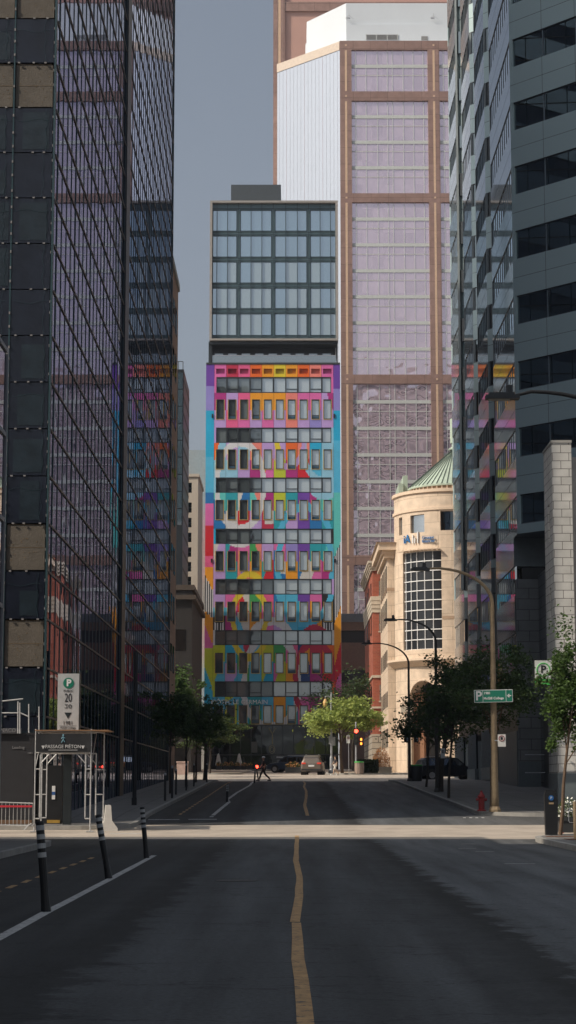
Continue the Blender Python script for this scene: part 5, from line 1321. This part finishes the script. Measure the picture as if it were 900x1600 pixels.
def planter(name, px, Y, w, h, d, m, label, fol=None, cat='planter', group=None):
    X = xat(px, Y); z0 = gz(Y) + .11; t = empty(name, (X, Y, z0), label, cat, group)
    b = MB(); b.box(X - w/2, Y - d/2, z0, X + w/2, Y + d/2, z0 + h); b.box(X - w/2 - .04, Y - d/2 - .04, z0 + h - .1, X + w/2 + .04, Y + d/2 + .04, z0 + h + .02); b.build('box', m, t)
    if fol:
        lm, n, rx, hz, ls, fm = fol; rr = random.Random(int(px)); l = MB(); f2 = MB()
        for k in range(n):
            a = rr.uniform(0, 6.28); q = rr.random() ** .5; c = Vector((X + math.cos(a) * q * rx, Y + math.sin(a) * q * d * .6, z0 + h + hz * rr.random() * (1 - .6 * q * q)))
            u = Vector((rr.gauss(0,1), rr.gauss(0,1), rr.gauss(0,1))).normalized(); v = u.orthogonal().normalized(); s = ls * rr.uniform(.6, 1.2)
            tgt = f2 if fm and rr.random() < .35 else l; tgt.poly([c - u*s, c - v*s*.6, c + u*s, c + v*s*.6])
        l.build('foliage', lm, t)
        if fm: f2.build('flowers', fm, t)
    return t
lfm = leaf_mat('shrub_leaves', (.05,.08,.02), (.11,.15,.03)); fl1 = mat('flowers_orange', (.65,.32,.12), .7); fl2 = mat('flowers_white', (.75,.75,.70), .7); rust = leaf_mat('rust_leaves', (.35,.13,.03), (.5,.22,.05))
tc_ = mat('terracotta', (.28,.20,.15), .8)
pos = ['below the left closed parasol', 'second from the left in the terrace row', 'between the two closed parasols', 'just right of the right closed parasol', 'fifth along the terrace row', 'at the right end of the terrace row']
for k, px in enumerate((342, 352, 361, 371, 381, 390)):
    planter('flower_trough', px, 237, .62, .45, .5, m_dark, 'dark flower trough with orange blooms ' + pos[k], (lfm, 130, .34, .55, .12, fl1), group='flower troughs along the hotel terrace')
planter('shrub_planter', 596, 183, 1.9, .55, .9, MATS['limestone_trim'], 'stone planter with a rust coloured shrub by the red brick building', (rust, 2200, .85, 1.9, .055, None))
planter('shrub_planter', 285, 168, .95, 1.1, .8, mat('pink_stone', (.42,.30,.26), .8), 'pinkish square stone planter in the sun at the left far corner')
planter('flower_planter', 889, 59.5, .7, .45, .5, m_dark, 'planter of white flowers behind the wooden post', (lfm, 500, .42, .6, .05, fl2))
planter('flower_planter', 458, 190, 1.5, .5, .8, m_dark, 'flower planter with orange blooms left of the grey estate car', (lfm, 300, .7, .6, .13, fl1))
def dark_hedge():
    Y = 181; X = xat(576, Y); z0 = gz(Y) + .1; l = MB(); rr = random.Random(9)
    for k in range(1400):
        c = Vector((X + rr.uniform(-1.2, .9), Y + rr.uniform(-.6, .6), z0 + rr.uniform(0, 1.25))); u = Vector((rr.gauss(0,1), rr.gauss(0,1), rr.gauss(0,1))).normalized(); v = u.orthogonal().normalized(); l.poly([c - u*.13, c - v*.08, c + u*.13, c + v*.08])
    tag(l.build('clipped_hedge', leaf_mat('dark_leaves', (.018,.03,.014), (.035,.055,.02)), None, (X, Y, z0)), 'low dark hedge at the foot of the red brick building', 'hedge')
dark_hedge()
def parasol(px, lab, first=None):
    Y = 238.5; X = xat(px, Y)
    if first: o = copy_tree(first); o.location = (X, Y, gz(Y) + .11); o['label'] = lab; return o
    t = empty('closed_parasol', (0, 0, 0), lab, 'parasol', 'closed cream parasols on the terrace'); p = MB(); p.tube((0,0,0),(0,0,2.0),.03); p.build('pole', m_dark, t)
    c = MB(); n = 16
    for (r0, z0), (r1, z1) in zip([(.30,.55),(.27,.9),(.19,1.4),(.12,1.8),(.02,2.0)], [(.27,.9),(.19,1.4),(.12,1.8),(.02,2.0),(.0,2.02)]):
        for k in range(n):
            w = lambda k, r: r * (1 + .22 * (-1) ** k); A = lambda k, r, z: (w(k, r)*math.cos(2*math.pi*k/n), w(k, r)*math.sin(2*math.pi*k/n), z); c.poly([A(k,r0,z0), A((k+1)%n,r0,z0), A((k+1)%n,r1,z1), A(k,r1,z1)])
    c.build('canopy', mat('cream_canvas', (.68,.66,.62), .8), t); b = MB(); b.lathe((0,0,0), [(.3,0),(.3,.06),(.05,.1)], 12); b.build('base', m_dark, t)
    t.location = (X, Y, gz(Y) + .11); return t
pf = parasol(341, 'closed cream parasol, the left one of two before the hotel'); parasol(373.5, 'closed cream parasol, the right one of two before the hotel', pf)

# ================================================================ CARS
def car(name, label, X, Y, heading, body_m, kind='suv'):
    z0 = gz(Y) + (.02); t = empty(name, (0, 0, 0), label, 'car'); L, W, H = 4.9, 1.94, 1.72
    # rows along length: (y, half width low, z_bottom, z_belt, z_roof, half width roof)
    st = [(-2.45,.80,.45,.95,.98,.72),(-2.38,.90,.36,1.02,1.12,.72),(-2.2,.95,.30,1.05,1.45,.62),(-1.9,.965,.28,1.06,1.66,.62),(-1.2,.97,.26,1.06,1.72,.65),(0,.97,.26,1.03,1.72,.66),(.55,.97,.26,1.02,1.64,.64),(1.15,.965,.26,1.0,1.14,.70),(1.3,.96,.26,.99,1.03,.80),(2.1,.92,.28,.90,.94,.80),(2.38,.82,.34,.78,.82,.72),(2.47,.70,.42,.68,.70,.62)]
    b = MB(); rings = []
    for (y, w, zb, zl, zr, wr) in st:
        mid = zb + (zl - zb) * .55
        prof = [(-w*.9, zb), (-w, zb + .12), (-w, mid), (-w*.97, zl), (-wr, zr - .02), (-wr*.8, zr), (wr*.8, zr), (wr, zr - .02), (w*.97, zl), (w, mid), (w, zb + .12), (w*.9, zb)]
        rings.append([b.pt((x, y, z)) for x, z in prof])
    for A, B in zip(rings, rings[1:]):
        for i in range(12): b.face((A[i], A[(i+1)%12], B[(i+1)%12], B[i]))
    b.face(rings[0][::-1]); b.face(rings[-1]); b.build('body', body_m, t, smooth=False)
    gl = glassy('car_glass', (.5,.55,.58), (.008,.009,.01), .5, .03)
    g_ = MB(); g_.poly([(-.66,-2.315,1.12),(.66,-2.315,1.12),(.58,-2.17,1.5),(-.58,-2.17,1.5)]); g_.build('rear_window', gl, t)
    g_ = MB(); g_.poly([(-.68,1.17,1.14),(.68,1.17,1.14),(.6,.6,1.62),(-.6,.6,1.62)]); g_.build('windscreen', gl, t)
    for s in (-1, 1):
        def side(y0, y1, y2, y3, nm): q = MB(); q.poly([(s*.955,y0,1.09),(s*.955,y1,1.09),(s*.70,y2,1.60),(s*.70,y3,1.60)]); q.build(nm, gl, t)
        side(-1.75,-.95,-.95,-1.6,'side_window'); side(-.88,.05,.05,-.88,'side_window'); side(.12,1.0,.42,.12,'side_window')
        q = MB(); q.box(s*.50,-2.47,.93,s*.86,-2.395,1.07); q.build('tail_light', m_taill, t)
        q = MB(); q.box(s*.52,2.40,.66,s*.80,2.475,.76); q.build('headlight', m_silver, t)
        q = MB(); q.box(s*.97,.75,1.02,s*1.12,.93,1.16); q.build('mirror', body_m, t)
        q = MB(); q.tube((s*.56,-1.6,1.755),(s*.56,.2,1.765),.02,n=6); q.build('roof_rail', m_galv, t)
        for y in (-1.5, 1.48):
            w = MB(); w.tube((s*.76,y,.36),(s*.975,y,.36),.36,n=20); wh = w.build('wheel', m_rub, t)
            w = MB(); w.tube((s*.97,y,.36),(s*.985,y,.36),.24,n=10); w.build('rim', m_galv, wh)
            w = MB(); w.tube((s*.5,y,.40),(s*.972,y,.40),.43,n=20); w.build('wheel_arch', m_rub, t)
    q = MB(); q.box(-.88,-2.475,.36,.88,-2.36,.52); q.build('bumper', m_rub, t)
    q = MB(); q.box(-.26,-2.482,.72,.26,-2.465,.84); q.build('number_plate', m_white, t)
    q = MB(); q.box(-.3,-2.47,.9,.3,-2.40,.93); q.build('boot_trim', m_galv, t)
    t.location = (X, Y, z0); t.rotation_euler = (math.atan2(gz(Y + 2) - gz(Y - 2), 4) if abs(heading) < .3 else 0, 0, heading); return t
m_taill = mat('tail_light_red', (.5,.03,.02), .3, emit=(1,.1,.05), es=.35)
car('estate_car', 'grey brown estate car seen from behind before the hotel', xat(489, 176), 176, R(-4), mat('taupe_paint', (.20,.17,.145), .3, metal=.5, var=.03))
car('dark_estate_car', 'black estate car side-on, half hidden behind the trunks at right', xat(700, 147.5), 147.5, R(-78), mat('black_paint', (.012,.014,.018), .25, var=.02))
car('blue_car', 'dark blue car partly hidden left of the grey estate car', xat(455, 205), 205, R(70), mat('blue_paint', (.03,.05,.09), .3, var=.02))
# ================================================================ TREES
def tree(name, label, X, Y, H, crown_z, rx, rz, lm, bm, n=5000, ls=.1, seed=1, trunk_r=.07, gaps=9, z0=None, lean=0, flat=1.0, group='street trees'):
    """tapered trunk, limbs, and leaf clumps carried at the limb ends"""
    z0 = gz(Y) + PAV if z0 is None else z0; rr = random.Random(seed); t = empty(name, (X, Y, z0), label, 'tree', group)
    cz = z0 + crown_z; tr = MB(); top = Vector((X + lean, Y, cz + rz * .55))
    pts = [Vector((X, Y, z0)).lerp(top, k / 7) + Vector((rr.uniform(-1,1), rr.uniform(-1,1), 0)) * trunk_r * .5 * (k > 0) for k in range(8)]
    tr.path(pts, [trunk_r * (1.15 - .85 * k / 7) for k in range(8)], 8); ends = []; lm_ = MB()
    nb = 11
    for k in range(nb):
        f = .42 + .55 * k / nb; s = pts[0].lerp(top, f); a = k * 2.4 + rr.uniform(-.4, .4); q = rr.uniform(.55, 1.0)
        e = Vector((X + lean + math.cos(a) * rx * q, Y + math.sin(a) * rx * q, cz + rz * rr.uniform(-.55, .8) * flat)); m = s.lerp(e, .5) + Vector((0, 0, .12 * rx))
        lm_.path([s, m, e], [trunk_r * .42, trunk_r * .25, trunk_r * .1], 5); ends += [e, m.lerp(e, .4)]
        for j in range(3):
            e2 = e + Vector((rr.gauss(0, .3) * rx, rr.gauss(0, .3) * rx, rr.gauss(0, .28) * rz)); lm_.path([m.lerp(e, .6), e2], [trunk_r * .14, trunk_r * .06], 4); ends.append(e2)
    trk = tr.build('trunk', bm, t); lm_.build('limbs', bm, trk)
    cl = MB()
    ends += [Vector((X + lean + rr.gauss(0, .45) * rx, Y + rr.gauss(0, .45) * rx, cz + rr.gauss(0, .42) * rz)) for _ in range(gaps)]
    sig = [rr.uniform(.10, .24) for _ in ends]
    for _ in range(n):
        i = rr.randrange(len(ends)); c = ends[i] + Vector((rr.gauss(0, sig[i]) * rx, rr.gauss(0, sig[i]) * rx, rr.gauss(0, sig[i] * .6) * rz))
        u = Vector((rr.gauss(0, 1), rr.gauss(0, 1), rr.gauss(0, .5))).normalized(); v = Vector((rr.gauss(0, 1), rr.gauss(0, 1), rr.gauss(0, 1))); v = (v - u * v.dot(u)).normalized(); s = ls * rr.uniform(.55, 1.25)
        cl.poly([c - u * s, c - v * s * .55 + u * s * .1, c + u * s, c + v * s * .55 + u * s * .1])
    cl.build('crown', lm, t); return t
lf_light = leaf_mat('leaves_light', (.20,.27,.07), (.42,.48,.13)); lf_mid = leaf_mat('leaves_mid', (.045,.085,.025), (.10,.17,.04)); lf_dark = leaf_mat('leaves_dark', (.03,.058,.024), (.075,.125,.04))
tree('locust_tree', 'pale green feathery tree in full sun at the far crossing', xat(535, 178), 178, 7.5, 4.9, 2.55, 1.6, lf_light, m_bark, 9000, .16, 4, .13, 16, lean=-.4, flat=.8)
tree('bushy_tree', 'dark tree behind the pale green tree and ornate lamp', xat(552, 214), 214, 9, 7.6, 4.0, 2.6, lf_dark, m_barkd, 4500, .17, 8, .14)
tree('corner_tree', 'bright leafed young tree at the right edge above the pay station', xat(874, 57), 57, 5.6, 4.0, .72, 1.65, lf_mid, m_bark, 11500, .062, 12, .052, 20, lean=.5)
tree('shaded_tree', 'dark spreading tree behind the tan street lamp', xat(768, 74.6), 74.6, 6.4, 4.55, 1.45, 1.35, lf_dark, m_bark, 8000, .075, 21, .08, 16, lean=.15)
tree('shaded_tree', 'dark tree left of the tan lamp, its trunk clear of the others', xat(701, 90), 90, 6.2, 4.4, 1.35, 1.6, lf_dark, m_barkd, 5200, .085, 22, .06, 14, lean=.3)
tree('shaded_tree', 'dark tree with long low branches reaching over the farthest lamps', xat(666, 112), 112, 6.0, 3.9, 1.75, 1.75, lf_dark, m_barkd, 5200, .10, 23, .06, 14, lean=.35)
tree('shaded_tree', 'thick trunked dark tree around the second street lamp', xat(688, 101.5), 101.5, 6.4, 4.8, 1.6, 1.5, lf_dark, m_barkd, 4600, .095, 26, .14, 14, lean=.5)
for i, (px, Y, h, cz, rx, rz, r, lab) in enumerate(((266, 98, 5, 4.0, 1.0, 1.1, .05, 'dark young tree nearest on the left pavement'), (291, 112, 5, 3.6, 1.15, 1.3, .07, 'dark tree second along the left pavement'), (306, 124, 5, 3.9, 1.3, 1.4, .06, 'dark tree third along the left pavement'), (320, 136, 5, 4.1, 1.5, 1.5, .13, 'thick trunked dark tree at the end of the left pavement'))):
    tree('left_street_tree', lab, xat(px, Y), Y, h, cz, rx, rz, lf_dark, m_barkd, 3300, .09, 31 + i, r, 8)
tree('sunlit_tree', 'tree with a sunlit crown showing past the end of the mirror tower', xat(268, 160), 160, 8, 5.9, 1.9, 2.3, lf_mid, m_bark, 7000, .14, 41, .12)
tree('sunlit_tree', 'tree at the hotel corner catching light on its lower branches', xat(328, 176), 176, 6, 3.5, 2.2, 1.3, leaf_mat('leaves_olive', (.03,.05,.02), (.09,.13,.03)), m_barkd, 6500, .13, 42, .1)
# ================================================================ PEOPLE
def skinned(name, joints, edges, mats, parent, origin, sub=2, root=0):
    me = bpy.data.meshes.new(name); me.from_pydata([Vector(j[0]) for j in joints], edges, []); o = link(bpy.data.objects.new(name, me)); o.parent = parent
    md = o.modifiers.new('skin', 'SKIN'); md.use_smooth_shade = True; md.use_x_symmetry = False
    for i, j in enumerate(joints): s = me.skin_vertices[0].data[i]; s.radius = (j[1], j[1]) if not isinstance(j[1], tuple) else j[1]; s.use_root = (i == root)
    sb = o.modifiers.new('sub', 'SUBSURF'); sb.levels = sub; sb.render_levels = sub
    dg = bpy.context.evaluated_depsgraph_get(); m2 = bpy.data.meshes.new_from_object(o.evaluated_get(dg)); o.modifiers.clear(); o.data = m2; bpy.data.meshes.remove(me)
    m2.materials.clear(); m2.materials.append(mats)
    for p in m2.polygons: p.use_smooth = True
    return o
def person(label, X, Y, rz, shirt, trousers, hat=None, stride=.32, scale=1.0, skin=(.35,.2,.13), bare=False):
    t = empty('person', (X, Y, gz(Y) + .01), label, 'person'); sk = mat('skin_%d' % int(skin[0]*100), skin, .6); S = stride
    J = [((0,0,.95),(.13,.10)),((0,0,1.15),(.12,.09)),((0,-.01,1.36),(.15,.095)),((0,-.01,1.46),(.06,.055)),((0,-.02,1.55),.05),((0,-.03,1.62),(.075,.09)),((0,-.02,1.71),(.07,.085)),
         ((.17,-.01,1.40),.055),((.21,.10,1.15),.04),((.20,.02,.92),.032),((.20,-.02,.84),.03),
         ((-.17,-.01,1.40),.055),((-.22,-.08,1.15),.04),((-.20,-.24,.98),.032),((-.19,-.29,.93),.03),
         ((.09,0,.90),.09),((.10,-S*.55,.50),.06),((.10,-S*.8,.10),.042),((.10,-S*.8-.16,.045),.035),
         ((-.09,0,.90),.09),((-.10,S*.25,.50),.06),((-.10,S*1.2,.14),.042),((-.10,S*1.2-.13,.05),.035)]
    E = [(0,1),(1,2),(2,3),(3,4),(4,5),(5,6),(2,7),(7,8),(8,9),(9,10),(2,11),(11,12),(12,13),(13,14),(0,15),(15,16),(16,17),(17,18),(0,19),(19,20),(20,21),(21,22)]
    skinned('body', J, E, sk, t, None)
    g = lambda i, k: (J[i][0], tuple(v * k for v in J[i][1]) if isinstance(J[i][1], tuple) else J[i][1] * k)
    skinned('shirt', [g(0,1.1), g(1,1.15), g(2,1.12), g(7,1.25), ((.205,.08,1.2),.055), g(11,1.25), ((-.21,-.06,1.2),.055), ((0,-.01,1.44),.07)], [(0,1),(1,2),(2,3),(3,4),(2,5),(5,6),(2,7)], shirt, t, None)
    lo = .55 if bare else 1
    a = Vector(J[16][0]); b = Vector(J[17][0]); c = Vector(J[20][0]); d = Vector(J[21][0])
    P_ = [g(0,1.14), g(15,1.12), g(16,1.25), g(19,1.12), g(20,1.25)]; Ed = [(0,1),(1,2),(0,3),(3,4)]
    if not bare: P_ += [(tuple(a.lerp(b, .92)), .06), (tuple(c.lerp(d, .92)), .06)]; Ed += [(2,5),(4,6)]
    skinned('trousers', P_, Ed, trousers, t, None)
    hr = MB(); bm_ = bmesh.new(); bmesh.ops.create_uvsphere(bm_, u_segments=12, v_segments=8, radius=1)
    for f in bm_.faces:
        if f.calc_center_median().z > -.05: hr.poly([(v.co.x*.105, -.01 + v.co.y*.12, 1.685 + v.co.z*.11) for v in f.verts])
    bm_.free(); ORG['_'] = Vector(); h = hr.build('helmet' if hat else 'hair', hat or mat('hair_dark', (.03,.02,.015), .6)); h.parent = t
    for s in (-1, 1):
        sh = MB(); q = J[18][0] if s > 0 else J[22][0]; sh.box(q[0]-.05, q[1]-.08, .0, q[0]+.05, q[1]+.18, .09); o = sh.build('shoe', m_black if not bare else m_white); o.parent = t
        ey = MB(); ey.box(s*.032-.012,-.128,1.665,s*.032+.012,-.118,1.68); o = ey.build('eye', m_black); o.parent = t
    no = MB(); no.tube((0,-.12,1.67),(0,-.145,1.64),.012,.02,6); o = no.build('nose', sk); o.parent = t
    t.rotation_euler = (0, 0, rz); t.scale = (scale,)*3; return t
blk = mat('black_cloth', (.012,.012,.014), .9)
person('person in black with a pale helmet striding left across the far crossing', xat(412, 143.5), 143.5, R(-80), blk, blk, hat=mat('helmet_white', (.6,.62,.66), .4), stride=.42, scale=1.0)
person('person in pale shorts walking left of the traffic signal pole', xat(524, 171), 171, R(-70), mat('dark_shirt', (.05,.045,.045), .9), mat('pale_cloth', (.6,.57,.52), .8), stride=.3, bare=True, scale=.95, skin=(.5,.34,.24))
def cyc():
    Y = 143.5; X = xat(400, Y); z = gz(Y); t = empty('leaning_post', (X, Y, z), 'slim leaning marker post with a small red lamp beside the walking person', 'marker post')
    p = MB(); p.tube((xat(404, Y), Y, z), (xat(399.5, Y), Y, z + 1.25), .05, .04); p.build('post', m_frame, t)
    q = MB(); q.tube((xat(401.5, Y), Y - .08, zat(1198, Y)), (xat(401.5, Y), Y, zat(1198, Y)), .11, n=12); q.build('red_lamp', m_lit_red, t)
cyc()
# ================================================================ HAZE
def haze():
    b = MB(); b.box(-1600, -500, -4, 1600, 4100, 190); o = b.build('haze', [], None)
    m = bpy.data.materials.new('haze_air'); m.use_nodes = True; n = m.node_tree.nodes; n.remove(n['Principled BSDF'])
    v = n.new('ShaderNodeVolumePrincipled'); v.inputs['Color'].default_value = (.80, .86, 1.0, 1); v.inputs['Density'].default_value = HAZE; v.inputs['Anisotropy'].default_value = .1
    m.node_tree.links.new(v.outputs[0], n['Material Output'].inputs['Volume']); o.data.materials.append(m); o['kind'] = 'stuff'
HAZE = 0.00022
haze()
